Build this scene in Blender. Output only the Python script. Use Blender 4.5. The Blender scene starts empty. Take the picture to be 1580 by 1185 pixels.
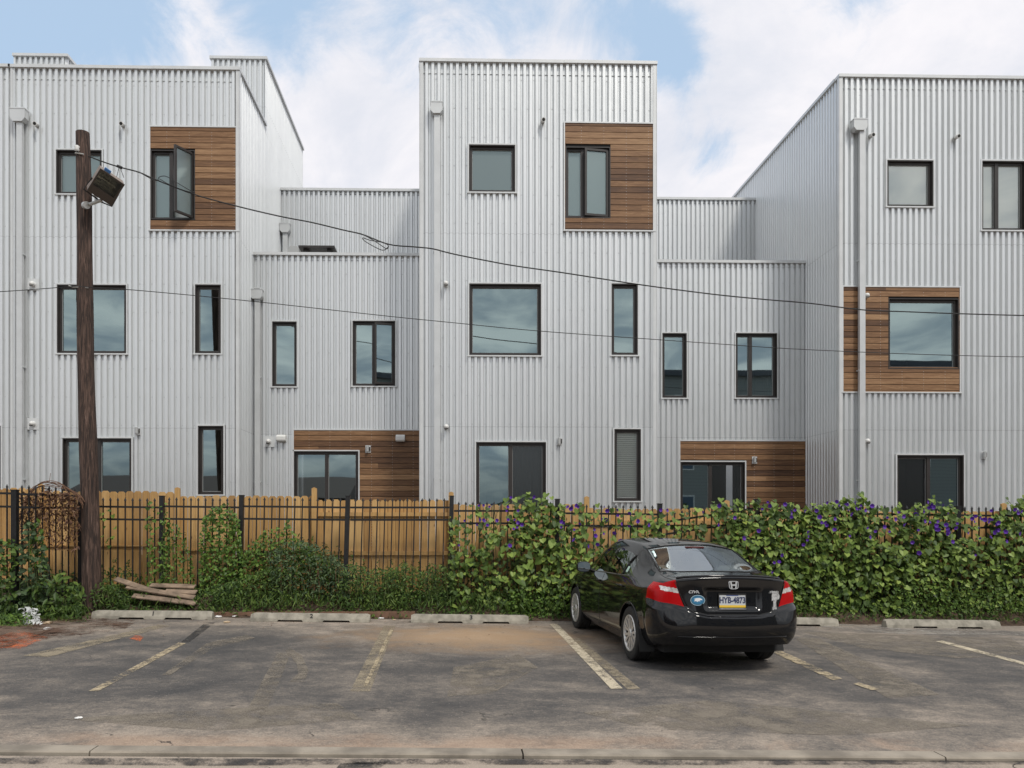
import bpy, bmesh, math, random
import numpy as np
from mathutils import Vector, Matrix
from mathutils.bvhtree import BVHTree
random.seed(7); RNG = np.random.default_rng(7)
S = bpy.context.scene
COL = S.collection
R = math.radians
# ------------------------------------------------------------------ camera
TH, FPX, CX, HY, CZ, SL = R(-1.31), 1180.0, 727.0, 800.0, 1.68, 0.014
cs, sn = math.cos(TH), math.sin(TH)
def ray(px, py):
    u, w = (px-CX)/FPX, (HY-py)/FPX
    return (-sn+cs*u, cs+sn*u, w)
def onY(px, py, Y):            # photo pixel -> X, Z on the vertical plane at depth Y
    dx, dy, w = ray(px, py); t = Y/dy
    return dx*t, CZ+w*t
def onG(px, py):               # photo pixel -> X, Y on the sloping lot
    dx, dy, w = ray(px, py); t = CZ/(-w-SL*dx)
    return dx*t, dy*t
def yat(X, px):
    dx, dy, w = ray(px, HY); return dy*X/dx
def gz(x): return -SL*max(-45, min(45, x))
def bed(x, y):                 # top of the planted bank: rises from the lot to the fence line
    t = max(0.0, min(1.0, (y-12.62)/.62)); t = t*t*(3-2*t)
    return gz(x)-.01+.34*t+.03*t*math.sin(x*1.9+y*3)
cam_d = bpy.data.cameras.new('camera'); cam = bpy.data.objects.new('camera', cam_d); COL.objects.link(cam)
cam.location = (0, 0, CZ); cam.rotation_euler = (R(90), 0, TH)
cam_d.sensor_width = 36; cam_d.lens = FPX/1580*36
cam_d.shift_x = (790-CX)/1580; cam_d.shift_y = (HY-592.5)/1580
cam_d.clip_start = .05; cam_d.clip_end = 2000
S.camera = cam
S.view_settings.view_transform = 'Standard'; S.view_settings.look = 'None'
S.view_settings.exposure = 0.0; S.view_settings.gamma = 1
# ------------------------------------------------------------------ node helper
class NT:
    def __init__(s, tree): s.t = tree; s.N = tree.nodes; s.L = tree.links
    def n(s, typ, props=None, **ins):
        nd = s.N.new(typ)
        for k, v in (props or {}).items(): setattr(nd, k, v)
        for k, v in ins.items():
            key = int(k[1:]) if k[0] == 'i' and k[1:].isdigit() else k.replace('_', ' ')
            s.set(nd.inputs[key], v)
        return nd
    def set(s, sock, v):
        if isinstance(v, bpy.types.NodeSocket): s.L.new(v, sock)
        elif isinstance(v, bpy.types.Node): s.L.new(v.outputs[0], sock)
        else:
            if isinstance(v, tuple) and len(v) == 3 and sock.type == 'RGBA': v = v+(1,)
            sock.default_value = v
    def math(s, op, a, b=0.0, c=0.0, clamp=False):
        return s.n('ShaderNodeMath', {'operation': op, 'use_clamp': clamp}, i0=a, i1=b, i2=c).outputs[0]
    def mix(s, f, a, b, mode='MIX'):
        m = s.n('ShaderNodeMix', {'data_type': 'RGBA', 'blend_type': mode})
        s.set(m.inputs[0], f); s.set(m.inputs[6], a); s.set(m.inputs[7], b); return m.outputs[2]
    def noise(s, vec, scale, detail=4, rough=.55, dist=0.0):
        return s.n('ShaderNodeTexNoise', Vector=vec, Scale=scale, Detail=float(detail), Roughness=rough, Distortion=dist).outputs[0]
    def ss(s, v, a, b):        # smooth step
        m = s.n('ShaderNodeMapRange', {'interpolation_type': 'SMOOTHSTEP'}, Value=v); m.inputs[1].default_value = a; m.inputs[2].default_value = b
        return m.outputs[0]
    def ramp(s, f, stops):
        r = s.n('ShaderNodeValToRGB', Fac=f); e = r.color_ramp.elements
        while len(e) < len(stops): e.new(.5)
        for el, (p, c) in zip(e, stops): el.position = p; el.color = tuple(c)+(1,)
        return r.outputs[0]
    def mapv(s, vec, scale=(1, 1, 1), loc=(0, 0, 0), rot=(0, 0, 0)):
        return s.n('ShaderNodeMapping', Vector=vec, Scale=scale, Location=loc, Rotation=rot).outputs[0]
def newmat(name):
    m = bpy.data.materials.new(name); m.use_nodes = True
    t = NT(m.node_tree); t.N.clear()
    t.out = t.N.new('ShaderNodeOutputMaterial'); t.p = t.N.new('ShaderNodeBsdfPrincipled')
    t.L.new(t.p.outputs[0], t.out.inputs[0]); t.co = t.N.new('ShaderNodeNewGeometry').outputs['Position']
    return m, t
def bump(t, h, strength=.3, dist=.01):
    b = t.n('ShaderNodeBump', Height=h, Strength=strength, Distance=dist); t.L.new(b.outputs[0], t.p.inputs['Normal'])
def plain(name, col, rough=.5, metal=0.0, noise=0.0, nscale=8, bmp=0.0, coat=0.0, spec=.5):
    m, t = newmat(name)
    t.p.inputs['Roughness'].default_value = rough; t.p.inputs['Metallic'].default_value = metal
    t.p.inputs['Coat Weight'].default_value = coat; t.p.inputs['Specular IOR Level'].default_value = spec
    if noise:
        f = t.noise(t.co, nscale, 5)
        c = t.mix(t.ss(f, .3, .7), tuple(x*(1-noise) for x in col), tuple(min(1, x*(1+noise)) for x in col))
        t.L.new(c, t.p.inputs['Base Color'])
        if bmp: bump(t, t.noise(t.co, nscale*6, 4), bmp, .004)
    else: t.p.inputs['Base Color'].default_value = tuple(col)+(1,)
    return m
# ------------------------------------------------------------------ world and sun
SUN_EL, SUN_AZ = R(52), R(150)     # azimuth clockwise from +Y (north): behind the camera, to the right
W = bpy.data.worlds.new('World'); S.world = W; W.use_nodes = True
w = NT(W.node_tree); w.N.clear()
wo = w.N.new('ShaderNodeOutputWorld')
sky = w.n('ShaderNodeTexSky', {'sky_type': 'NISHITA', 'sun_disc': False, 'sun_elevation': SUN_EL, 'sun_rotation': SUN_AZ})
dirv = w.n('ShaderNodeTexCoord').outputs['Generated']
nrm = w.n('ShaderNodeVectorMath', {'operation': 'NORMALIZE'}, i0=dirv).outputs[0]
sep = w.n('ShaderNodeSeparateXYZ', Vector=nrm)
den = w.math('ADD', w.math('MAXIMUM', sep.outputs[2], 0.0), .25)
px_ = w.math('DIVIDE', sep.outputs[0], den); py_ = w.math('DIVIDE', sep.outputs[1], den)
cv = w.n('ShaderNodeCombineXYZ', X=px_, Y=py_, Z=0.0).outputs[0]
n1 = w.noise(cv, 1.6, 8, .6, .3); n2 = w.noise(cv, 4.5, 6, .6, .2)
cl = w.math('ADD', w.math('MULTIPLY', n1, .7), w.math('MULTIPLY', n2, .3))
def skydir(px, py):
    v = Vector(ray(px, py)).normalized(); return tuple(v)
holes = None
for px, py, r0, amt in ((20, 20, .13, .22), (1045, 105, .055, .20), (1010, 25, .08, .15), (600, 10, .15, .14), (900, -10, .10, .14), (1085, 220, .05, .13), (250, 0, .08, .13), (420, 20, .08, .12), (760, 30, .08, .12), (1300, -30, .10, .10), (420, 10, .08, .12), (-900, -300, .5, .3)):
    dt = w.n('ShaderNodeVectorMath', {'operation': 'DISTANCE'}, i0=nrm, i1=skydir(px, py)).outputs['Value']
    a = w.math('MULTIPLY', w.math('SUBTRACT', 1.0, w.ss(dt, 0.0, r0*1.35)), amt*1.25)
    holes = a if holes is None else w.math('ADD', holes, a)
wisp = w.noise(w.mapv(cv, (1, .85, 1), (0, 0, 0), (0, 0, R(35))), 6.0, 9, .66, .5)
cov = w.ss(w.math('SUBTRACT', w.math('ADD', w.math('ADD', w.math('MULTIPLY', cl, .45), w.math('MULTIPLY', wisp, .6)), .17), holes), .36, .60)
shade = w.ss(w.noise(cv, 2.3, 7, .6, .4), .35, .68)
ccol = w.mix(shade, (8.7, 9.0, 9.9), (11.3, 11.0, 11.3))
skyb = w.mix(.72, sky.outputs[0], (6.7, 8.9, 11.6))
col = w.mix(cov, skyb, ccol)
# darker broken cloud over the street side of the sky, and a dull band of distant city at the horizon
back = w.ss(sep.outputs[1], .15, -.35)
dk = w.ss(w.noise(w.mapv(cv, (1.0, 1.0, 1.0), (4.3, 2.1, 0)), 4.2, 7, .58, .5), .36, .64)
col = w.mix(w.math('MULTIPLY', back, .85), col, w.mix(dk, (5.0, 5.8, 6.8), (13.0, 13.0, 12.8)))
col = w.mix(w.math('MULTIPLY', w.ss(sep.outputs[2], .12, .03), .7), col, (2.6, 2.8, 2.9))
bg = w.n('ShaderNodeBackground', Color=col, Strength=.088)
w.L.new(bg.outputs[0], wo.inputs[0])
sd = bpy.data.lights.new('sun', 'SUN'); sun = bpy.data.objects.new('sun', sd); COL.objects.link(sun)
sd.energy = 2.1; sd.angle = R(10); sd.color = (1, .95, .87)
sv = Vector((math.sin(SUN_AZ)*math.cos(SUN_EL), math.cos(SUN_AZ)*math.cos(SUN_EL), math.sin(SUN_EL)))
sun.rotation_euler = sv.to_track_quat('Z', 'Y').to_euler(); sun.location = (8, -8, 20)
# ------------------------------------------------------------------ objects helpers
def tag(o, label=None, cat=None, group=None, kind=None):
    if label: o['label'] = label
    if cat: o['category'] = cat
    if group: o['group'] = group
    if kind: o['kind'] = kind
    return o
def empty(name, loc, label, cat, group=None):
    o = bpy.data.objects.new(name, None); COL.objects.link(o); o.location = loc; o.empty_display_size = .3
    return tag(o, label, cat, group)
class MB:
    def __init__(s): s.v = []; s.f = []; s.m = []
    def add(s, vs, fs, mi=0):
        b = len(s.v); s.v += [tuple(v) for v in vs]; s.f += [tuple(i+b for i in f) for f in fs]; s.m += [mi]*len(fs); return s
    def box(s, x0, x1, y0, y1, z0, z1, mi=0, M=None):
        vs = [(x, y, z) for z in (z0, z1) for y in (y0, y1) for x in (x0, x1)]
        if M is not None: vs = [tuple(M @ Vector(v)) for v in vs]
        return s.add(vs, [(0, 2, 3, 1), (4, 5, 7, 6), (0, 1, 5, 4), (2, 6, 7, 3), (0, 4, 6, 2), (1, 3, 7, 5)], mi)
    def quad(s, a, b, c, d, mi=0): return s.add([a, b, c, d], [(0, 1, 2, 3)], mi)
    def prism(s, poly, axis, a0, a1, mi=0, M=None):   # poly 2d; extrude along axis
        n = len(poly); vs = []
        for a in (a0, a1):
            for p, q in poly:
                v = {'x': (a, p, q), 'y': (p, a, q), 'z': (p, q, a)}[axis]
                vs.append(tuple(M @ Vector(v)) if M is not None else v)
        fs = [tuple(range(n-1, -1, -1)), tuple(range(n, 2*n))]+[(i, (i+1) % n, n+(i+1) % n, n+i) for i in range(n)]
        return s.add(vs, fs, mi)
    def tube(s, pts, r, k=8, mi=0, cap=True):
        pts = [Vector(p) for p in pts]; n = len(pts); rs = r if isinstance(r, (list, tuple)) else [r]*n
        vs = []
        for i, p in enumerate(pts):
            t = (pts[min(i+1, n-1)]-pts[max(i-1, 0)]).normalized()
            up = Vector((0, 0, 1)) if abs(t.z) < .9 else Vector((0, 1, 0))
            a = t.cross(up).normalized(); b = t.cross(a)
            for j in range(k):
                an = 2*math.pi*j/k; vs.append(p+(a*math.cos(an)+b*math.sin(an))*rs[i])
        fs = [(i*k+j, i*k+(j+1) % k, (i+1)*k+(j+1) % k, (i+1)*k+j) for i in range(n-1) for j in range(k)]
        if cap: fs += [tuple(range(k)), tuple(range((n-1)*k, n*k))]
        return s.add(vs, fs, mi)
    def lathe(s, prof, k=32, M=None, mi=0, closed=False):   # prof (r, h) about local z
        vs = []; n = len(prof)
        for r, h in prof:
            for j in range(k):
                a = 2*math.pi*j/k; v = Vector((r*math.cos(a), r*math.sin(a), h)); vs.append(M @ v if M is not None else v)
        fs = [(i*k+j, i*k+(j+1) % k, ((i+1) % n)*k+(j+1) % k, ((i+1) % n)*k+j) for i in range(n if closed else n-1) for j in range(k)]
        return s.add(vs, fs, mi)
    def build(s, name, mats, parent=None, smooth=False, fix=True):
        me = bpy.data.meshes.new(name); me.from_pydata(s.v, [], s.f)
        if not isinstance(mats, (list, tuple)): mats = [mats]
        for m in mats: me.materials.append(m)
        if len(mats) > 1: me.polygons.foreach_set('material_index', s.m)
        if fix:
            bm = bmesh.new(); bm.from_mesh(me); bmesh.ops.recalc_face_normals(bm, faces=bm.faces); bm.to_mesh(me); bm.free()
        if smooth: me.shade_smooth()
        return link(name, me, parent)
def link(name, me, parent=None):
    o = bpy.data.objects.new(name, me); COL.objects.link(o)
    if parent is not None:
        o.parent = parent
        if parent.type == 'EMPTY': o.location = -parent.location
    return o
def smooth_by_angle(o, ang=35):
    bm = bmesh.new(); bm.from_mesh(o.data)
    for f in bm.faces: f.smooth = True
    for e in bm.edges:
        if len(e.link_faces) == 2 and e.calc_face_angle(0) > R(ang): e.smooth = False
    bm.to_mesh(o.data); bm.free(); return o
def copy_tree(o, parent=None):
    c = o.copy(); COL.objects.link(c); c.parent = parent
    for ch in [x for x in o.children]: copy_tree(ch, c)
    return c
def text_mesh(body, size, depth, M, name, mat, parent, bold=0.0, sx=1.0, shear=0.0):
    cu = bpy.data.curves.new('t', 'FONT'); cu.body = body; cu.size = size; cu.extrude = depth; cu.align_x = 'CENTER'; cu.align_y = 'CENTER'
    cu.offset = bold; cu.shear = shear
    o = bpy.data.objects.new('t', cu); COL.objects.link(o)
    bpy.context.view_layer.update()
    me = bpy.data.meshes.new_from_object(o.evaluated_get(bpy.context.evaluated_depsgraph_get()))
    bpy.data.objects.remove(o); me.transform(M @ Matrix.Diagonal((sx, 1, 1, 1))); me.materials.clear(); me.materials.append(mat)
    return link(name, me, parent)
# ------------------------------------------------------------------ materials
def siding_mat(name, base, metal=.35, rough=.36):
    m, t = newmat(name)
    sp = t.n('ShaderNodeSeparateXYZ', Vector=t.co)
    sxy = t.math('ADD', sp.outputs[0], t.math('MULTIPLY', sp.outputs[1], 1.0))
    sheet = t.math('FLOOR', t.math('MULTIPLY', sxy, 1/.78)); row = t.math('FLOOR', t.math('MULTIPLY', t.math('SUBTRACT', sp.outputs[2], 3.62), 1/4.1))
    wn = t.n('ShaderNodeTexWhiteNoise', {'noise_dimensions': '2D'}, Vector=t.n('ShaderNodeCombineXYZ', X=sheet, Y=row, Z=0.0).outputs[0]).outputs[0]
    streak = t.noise(t.mapv(t.co, (9, 9, .35)), 1, 5, .65)
    blot = t.noise(t.mapv(t.co, (1, 1, .5)), 1.1, 5, .6)
    v = t.math('ADD', t.math('MULTIPLY', t.math('SUBTRACT', wn, .5), .045), 1.0)
    v = t.math('ADD', v, t.math('MULTIPLY', t.math('SUBTRACT', streak, .5), .09))
    v = t.math('ADD', v, t.math('MULTIPLY', t.math('SUBTRACT', blot, .5), .07))
    # lap line between the sheets
    lz = t.math('ABSOLUTE', t.math('SUBTRACT', t.math('MODULO', t.math('ADD', t.math('SUBTRACT', sp.outputs[2], 3.62), 41.0), 4.1), .0))
    lap = t.math('LESS_THAN', lz, .013)
    v = t.math('SUBTRACT', v, t.math('MULTIPLY', lap, .22))
    c = t.n('ShaderNodeVectorMath', {'operation': 'SCALE'}, i0=base, Scale=v).outputs[0]
    t.L.new(c, t.p.inputs['Base Color'])
    t.p.inputs['Metallic'].default_value = metal
    t.L.new(t.math('ADD', t.math('MULTIPLY', streak, .2), rough-.1), t.p.inputs['Roughness'])
    bump(t, t.noise(t.mapv(t.co, (2.5, 2.5, 1.2)), 1.6, 2), .22, .02)
    return m
M_SIDE = siding_mat('corrugated_steel', (.735, .75, .755), .62, .36)
M_TRIM = plain('pale_trim', (.66, .675, .68), .4, .2, .05, 3)
M_FRAME = plain('bronze_frame', (.032, .027, .025), .42, 0, .15, 5)
M_DARK = plain('dark_rubber', (.012, .012, .012), .7)
M_GAP = plain('dark_gap', (.02, .02, .02), .9)
M_ROOM = plain('room_plaster', (.32, .32, .30), .9)
M_ROOF = plain('roof_membrane', (.35, .35, .35), .8, 0, .1, 3)
M_PIPE = plain('painted_pipe', (.62, .635, .64), .4, .3, .05, 3)
M_WHITE = plain('white_plastic', (.72, .72, .70), .4)
M_GREYP = plain('grey_plastic', (.42, .43, .43), .45)
M_BLIND = plain('blind_slats', (.88, .92, .86), .6)
M_SHADE = plain('roller_shade', (.88, .92, .89), .8)
M_CURT = plain('curtain_cloth', (.20, .27, .31), .9)
def glass_mat(name, refl, tint, fac, trans=(.55, .6, .6), rough=.015):
    m, t = newmat(name); t.N.remove(t.p)
    g = t.n('ShaderNodeBsdfGlossy', Color=tint, Roughness=rough)
    b = t.n('ShaderNodeBump', Height=t.noise(t.mapv(t.co, (1, 1, 1)), .9, 1), Strength=.035, Distance=.03); t.L.new(b.outputs[0], g.inputs['Normal'])
    tr = t.n('ShaderNodeBsdfTransparent', Color=trans)
    fr = t.n('ShaderNodeFresnel', IOR=1.5)
    fx = t.math('ADD', t.math('MULTIPLY', fr, .9), fac, clamp=True)
    mx = t.n('ShaderNodeMixShader', i0=fx, i1=tr, i2=g); t.L.new(mx.outputs[0], t.out.inputs[0])
    return m
M_GLASS = glass_mat('window_glass', 0, (.62, .78, .79), .40)
M_GLASS2 = glass_mat('frosted_window_glass', 0, (.55, .66, .66), .33, (.45, .52, .52), .3)
M_GLASS3 = glass_mat('clear_window_glass', 0, (.97, 1, .97), .22, (1, 1, 1))
M_SCREEN = glass_mat('insect_screen', 0, (.55, .58, .58), .12, (.36, .37, .37), .25)
def wood_clad():
    m, t = newmat('stained_cladding')
    sp = t.n('ShaderNodeSeparateXYZ', Vector=t.co)
    bd = t.math('FLOOR', t.math('DIVIDE', sp.outputs[2], .1285))
    jn = t.math('FLOOR', t.math('ADD', t.math('MULTIPLY', sp.outputs[0], .08), t.math('MULTIPLY', bd, .37)))
    wn = t.n('ShaderNodeTexWhiteNoise', {'noise_dimensions': '2D'}, Vector=t.n('ShaderNodeCombineXYZ', X=jn, Y=bd, Z=0.0).outputs[0]).outputs[0]
    off = t.n('ShaderNodeCombineXYZ', X=t.math('MULTIPLY', wn, 40.0), Y=0.0, Z=t.math('MULTIPLY', bd, 3.1)).outputs[0]
    vv = t.n('ShaderNodeVectorMath', {'operation': 'ADD'}, i0=t.co, i1=off).outputs[0]
    gr = t.noise(t.mapv(vv, (1.6, 1, 24)), 1.5, 8, .74, 1.0)
    gr2 = t.noise(t.mapv(vv, (.5, 1, 5)), 1.2, 4, .6, .5)
    f = t.math('ADD', t.math('MULTIPLY', gr, .55), t.math('ADD', t.math('MULTIPLY', wn, .28), t.math('MULTIPLY', gr2, .25)))
    c = t.ramp(f, [(.30, (.040, .017, .009)), (.45, (.118, .056, .025)), (.58, (.215, .11, .048)), (.74, (.40, .235, .12))])
    t.L.new(c, t.p.inputs['Base Color']); t.p.inputs['Roughness'].default_value = .6
    bump(t, gr, .35, .004); return m
M_CLAD = wood_clad()
def fence_wood():
    m, t = newmat('cedar_boards')
    oi = t.n('ShaderNodeNewGeometry').outputs['Random Per Island']
    off = t.n('ShaderNodeCombineXYZ', X=t.math('MULTIPLY', oi, 17.0), Y=0.0, Z=t.math('MULTIPLY', oi, 31.0)).outputs[0]
    vv = t.n('ShaderNodeVectorMath', {'operation': 'ADD'}, i0=t.co, i1=off).outputs[0]
    gr = t.noise(t.mapv(vv, (22, 22, 1.2)), 1.2, 7, .65, .6)
    kn = t.n('ShaderNodeTexVoronoi', {'feature': 'F1'}, Vector=t.mapv(vv, (7, 7, 2.2)), Scale=1.0).outputs['Distance']
    knot = t.ss(kn, .03, .10)
    f = t.math('ADD', t.math('MULTIPLY', gr, .6), t.math('MULTIPLY', oi, .4))
    c = t.ramp(f, [(.2, (.26, .135, .045)), (.5, (.49, .285, .10)), (.8, (.66, .43, .19))])
    c = t.mix(knot, (.14, .06, .025), c)
    c = t.mix(t.math('MULTIPLY', t.ss(t.noise(t.mapv(t.co, (1, 1, .8)), 1.6, 6, .7), .50, .68), .45), c, (.25, .16, .09))
    t.L.new(c, t.p.inputs['Base Color']); t.p.inputs['Roughness'].default_value = .7
    bump(t, gr, .3, .004); return m
M_FENCE = fence_wood()
M_IRON = plain('black_iron', (.010, .010, .011), .45, 0, .3, 20, .1)
def pole_mat():
    m, t = newmat('creosoted_pole')
    gr = t.noise(t.mapv(t.co, (26, 26, 1.6)), 1.3, 8, .7, .7)
    c = t.ramp(gr, [(.32, (.012, .008, .007)), (.48, (.04, .024, .018)), (.60, (.12, .072, .054)), (.74, (.26, .19, .16))])
    t.L.new(c, t.p.inputs['Base Color']); t.p.inputs['Roughness'].default_value = .85
    bump(t, gr, .8, .02); return m
M_POLE = pole_mat()
def asphalt_mat(name, street=False):
    m, t = newmat(name)
    big = t.noise(t.mapv(t.co, (.5, .62, 1), (3.1, 1.3, 0)), 1.0, 8, .66, .5)
    mid = t.noise(t.mapv(t.co, (1.0, 1.15, 1), (7, 2, 0)), 2.0, 8, .68, .35)
    fine = t.noise(t.co, 60, 4, .75); grit = t.n('ShaderNodeTexVoronoi', Vector=t.co, Scale=62.0).outputs['Distance']
    sp = t.n('ShaderNodeSeparateXYZ', Vector=t.co)
    f = t.math('ADD', t.math('MULTIPLY', big, .6), t.math('MULTIPLY', mid, .4))
    near = t.math('SUBTRACT', 1.0, t.ss(sp.outputs[1], 5.5, 7.2))    # swept grit gathers along the kerb
    far = t.ss(sp.outputs[1], 9.6, 12.3)
    f = t.math('ADD', f, t.math('ADD', t.math('MULTIPLY', near, .13), t.math('MULTIPLY', far, .11)))
    f = t.math('ADD', f, t.math('MULTIPLY', t.math('SUBTRACT', fine, .5), .34))
    # clay dust stain in one bay, soil at the left edge
    ds = t.n('ShaderNodeVectorMath', {'operation': 'DISTANCE'}, i0=t.mapv(t.co, (.62, 1, 0)), i1=(.42*.62, 10.9, 0)).outputs['Value']
    ds = t.math('ADD', ds, t.math('MULTIPLY', t.math('SUBTRACT', mid, .5), 2.6))
    clay = t.math('SUBTRACT', 1.0, t.ss(ds, .05, 1.75))
    if street: f = t.math('ADD', f, .10)
    med = t.noise(t.mapv(t.co, (1, 1.25, 1)), 17, 6, .72)
    f = t.math('ADD', t.math('ADD', f, t.math('MULTIPLY', t.math('SUBTRACT', med, .5), .26)), .022)
    c = t.ramp(f, [(.40, (.043, .043, .044)), (.51, (.070, .066, .063)), (.60, (.125, .112, .098)), (.74, (.245, .21, .175))])
    c = t.mix(t.math('MULTIPLY', clay, .75), c, (.27, .185, .11))
    sl = t.math('MULTIPLY', t.math('SUBTRACT', 1.0, t.ss(t.math('ADD', sp.outputs[0], t.math('MULTIPLY', mid, 2.0)), -6.2, -3.9)), t.ss(sp.outputs[1], 8.4, 11.3))
    c = t.mix(t.math('MULTIPLY', sl, .7), c, (.13, .075, .045))
    kb = t.math('SUBTRACT', 1.0, t.ss(t.math('ADD', sp.outputs[1], t.math('MULTIPLY', mid, .5)), 6.0, 6.25))
    kb = t.math('MULTIPLY', kb, t.ss(big, .44, .6))
    if not street: c = t.mix(t.math('MULTIPLY', kb, .35), c, (.26, .16, .10))
    gr = t.ss(grit, .15, .5)
    c = t.mix(t.math('MULTIPLY', gr, .35), t.mix(1.0, c, (1.7, 1.65, 1.6), 'MULTIPLY'), c)
    spk = t.math('LESS_THAN', t.n('ShaderNodeTexVoronoi', Vector=t.mapv(t.co, (1, 1, 0)), Scale=16.0).outputs['Distance'], .085)
    c = t.mix(t.math('MULTIPLY', spk, .55), c, (.42, .38, .33))
    # cracks
    cr = t.n('ShaderNodeTexVoronoi', {'feature': 'DISTANCE_TO_EDGE'}, Vector=t.mapv(t.n('ShaderNodeVectorMath', {'operation': 'ADD'}, i0=t.co, i1=t.n('ShaderNodeTexNoise', Vector=t.co, Scale=2.2, Detail=5.0).outputs['Color']).outputs[0], (.5, 1.0, 0)), Scale=.55).outputs['Distance']
    crk = t.math('MULTIPLY', t.math('LESS_THAN', cr, .0022), t.ss(mid, .5, .62))
    c = t.mix(t.math('MULTIPLY', crk, .8), c, (.03, .028, .026))
    t.L.new(c, t.p.inputs['Base Color']); t.p.inputs['Roughness'].default_value = .88
    t.p.inputs['Specular IOR Level'].default_value = .3
    bump(t, t.math('ADD', fine, t.math('MULTIPLY', grit, .6)), .55, .008); return m
M_LOT = asphalt_mat('worn_asphalt'); M_STREET = asphalt_mat('street_asphalt', True)
def worn_paint(name, col, lo, hi, sc=9, opacity=1.0):
    m, t = newmat(name)
    n = t.math('ADD', t.math('MULTIPLY', t.noise(t.co, sc, 8, .75), .65), t.math('MULTIPLY', t.noise(t.co, 2.2, 3), .35))
    g = t.noise(t.co, 70, 3, .7)
    a = t.math('MULTIPLY', t.ss(t.math('ADD', n, t.math('MULTIPLY', t.math('SUBTRACT', g, .5), .3)), lo, hi), opacity)
    c = t.mix(t.ss(g, .3, .7), tuple(x*.75 for x in col), col)
    t.L.new(c, t.p.inputs['Base Color']); t.p.inputs['Roughness'].default_value = .85
    t.L.new(a, t.p.inputs['Alpha']); return m
M_PAINT = worn_paint('worn_line_paint', (.50, .41, .27), .40, .60, 14)
M_PAINTW = worn_paint('fresh_line_paint', (.60, .52, .38), .36, .56, 14)
M_OLD = worn_paint('old_line_paint', (.34, .285, .20), .36, .60, 8, .9)
M_SCUFF = worn_paint('tan_wear', (.25, .215, .17), .40, .60, 4, .85)
M_SCUFFW = worn_paint('white_residue', (.48, .45, .40), .44, .66, 9, .8)
M_ORANGE = worn_paint('orange_marking_paint', (.72, .17, .05), .42, .64, 12, .9)
M_TAR = worn_paint('dark_patching', (.04, .039, .039), .40, .60, 5, .8)
M_CONC = plain('weathered_concrete', (.31, .285, .235), .9, 0, .28, 7, .6)
def soil_mat():
    m, t = newmat('soil'); n = t.noise(t.co, 7, 8, .7)
    t.L.new(t.ramp(n, [(.3, (.03, .02, .013)), (.55, (.085, .055, .035)), (.75, (.17, .12, .08))]), t.p.inputs['Base Color'])
    t.p.inputs['Roughness'].default_value = .95; bump(t, t.noise(t.co, 40, 6, .7), .9, .02); return m
M_SOIL = soil_mat()
def leaf_mat(name, cols, trans=.25, rough=.5):
    m, t = newmat(name)
    g = t.n('ShaderNodeNewGeometry'); isl = g.outputs['Random Per Island']
    big = t.noise(t.co, 1.7, 3)
    f = t.math('ADD', t.math('MULTIPLY', isl, .62), t.math('MULTIPLY', big, .38))
    c = t.ramp(f, cols)
    c = t.mix(t.ss(t.noise(t.co, 60, 2), .3, .8), t.mix(1.0, c, (.82, .85, .8), 'MULTIPLY'), c)
    t.L.new(c, t.p.inputs['Base Color']); t.p.inputs['Roughness'].default_value = rough; t.p.inputs['Specular IOR Level'].default_value = .35
    tb = t.n('ShaderNodeBsdfTranslucent', Color=c); mx = t.n('ShaderNodeMixShader', i0=trans, i1=t.p.outputs[0], i2=tb.outputs[0])
    t.L.new(mx.outputs[0], t.out.inputs[0]); return m
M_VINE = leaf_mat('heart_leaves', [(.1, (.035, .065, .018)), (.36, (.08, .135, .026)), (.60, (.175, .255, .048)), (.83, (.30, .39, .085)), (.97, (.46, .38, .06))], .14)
M_IVY = leaf_mat('bright_leaves', [(.1, (.04, .08, .016)), (.5, (.10, .185, .03)), (.85, (.20, .31, .055))], .15)
M_YEL = leaf_mat('yellow_leaves', [(.1, (.16, .22, .03)), (.5, (.32, .34, .04)), (.85, (.48, .42, .05))])
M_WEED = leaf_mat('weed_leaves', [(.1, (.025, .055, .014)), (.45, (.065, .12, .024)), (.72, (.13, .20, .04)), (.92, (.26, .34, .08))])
M_WEED2 = leaf_mat('greyish_leaves', [(.1, (.035, .06, .03)), (.5, (.08, .13, .06)), (.85, (.16, .22, .10))])
M_DEAD = leaf_mat('withered_leaves', [(.1, (.05, .022, .012)), (.5, (.15, .07, .04)), (.85, (.30, .18, .11))], .1)
M_STEM = plain('green_stem', (.09, .11, .04), .7); M_TWIG = plain('brown_twig', (.16, .085, .05), .8)
M_FLOW = leaf_mat('violet_petals', [(.1, (.09, .025, .30)), (.5, (.15, .04, .46)), (.92, (.24, .08, .6)), (.97, (.55, .10, .40))], .2)
M_PLANK = plain('grey_planks', (.24, .175, .125), .9, 0, .4, 5, .3)
# ------------------------------------------------------------------ ground
def sheet(name, mat, x0, x1, y0, y1, dz, kind='structure', nx=60, ny=8):
    xs = sorted(set(list(np.linspace(x0, x1, nx))+[v for v in (-45.0, 45.0) if x0 < v < x1])); ys = np.linspace(y0, y1, ny); b = MB()
    n = len(xs); vs = [(x, y, gz(x)+dz) for y in ys for x in xs]
    b.add(vs, [(j*n+i, j*n+i+1, (j+1)*n+i+1, (j+1)*n+i) for j in range(len(ys)-1) for i in range(n-1)])
    return tag(b.build(name, mat, fix=False), kind=kind)
KY0, KY1 = onG(790, 1166)[1], onG(790, 1156)[1]
b = sheet('ground', M_SOIL, -400, 400, -400, 600, -.30)
sheet('street', M_STREET, -60, 60, -9, KY0-.02, -.018, nx=80)
lot = sheet('parking_lot', M_LOT, -14, 22, KY1+.004, 12.75, 0.0, nx=90, ny=20)
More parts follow.
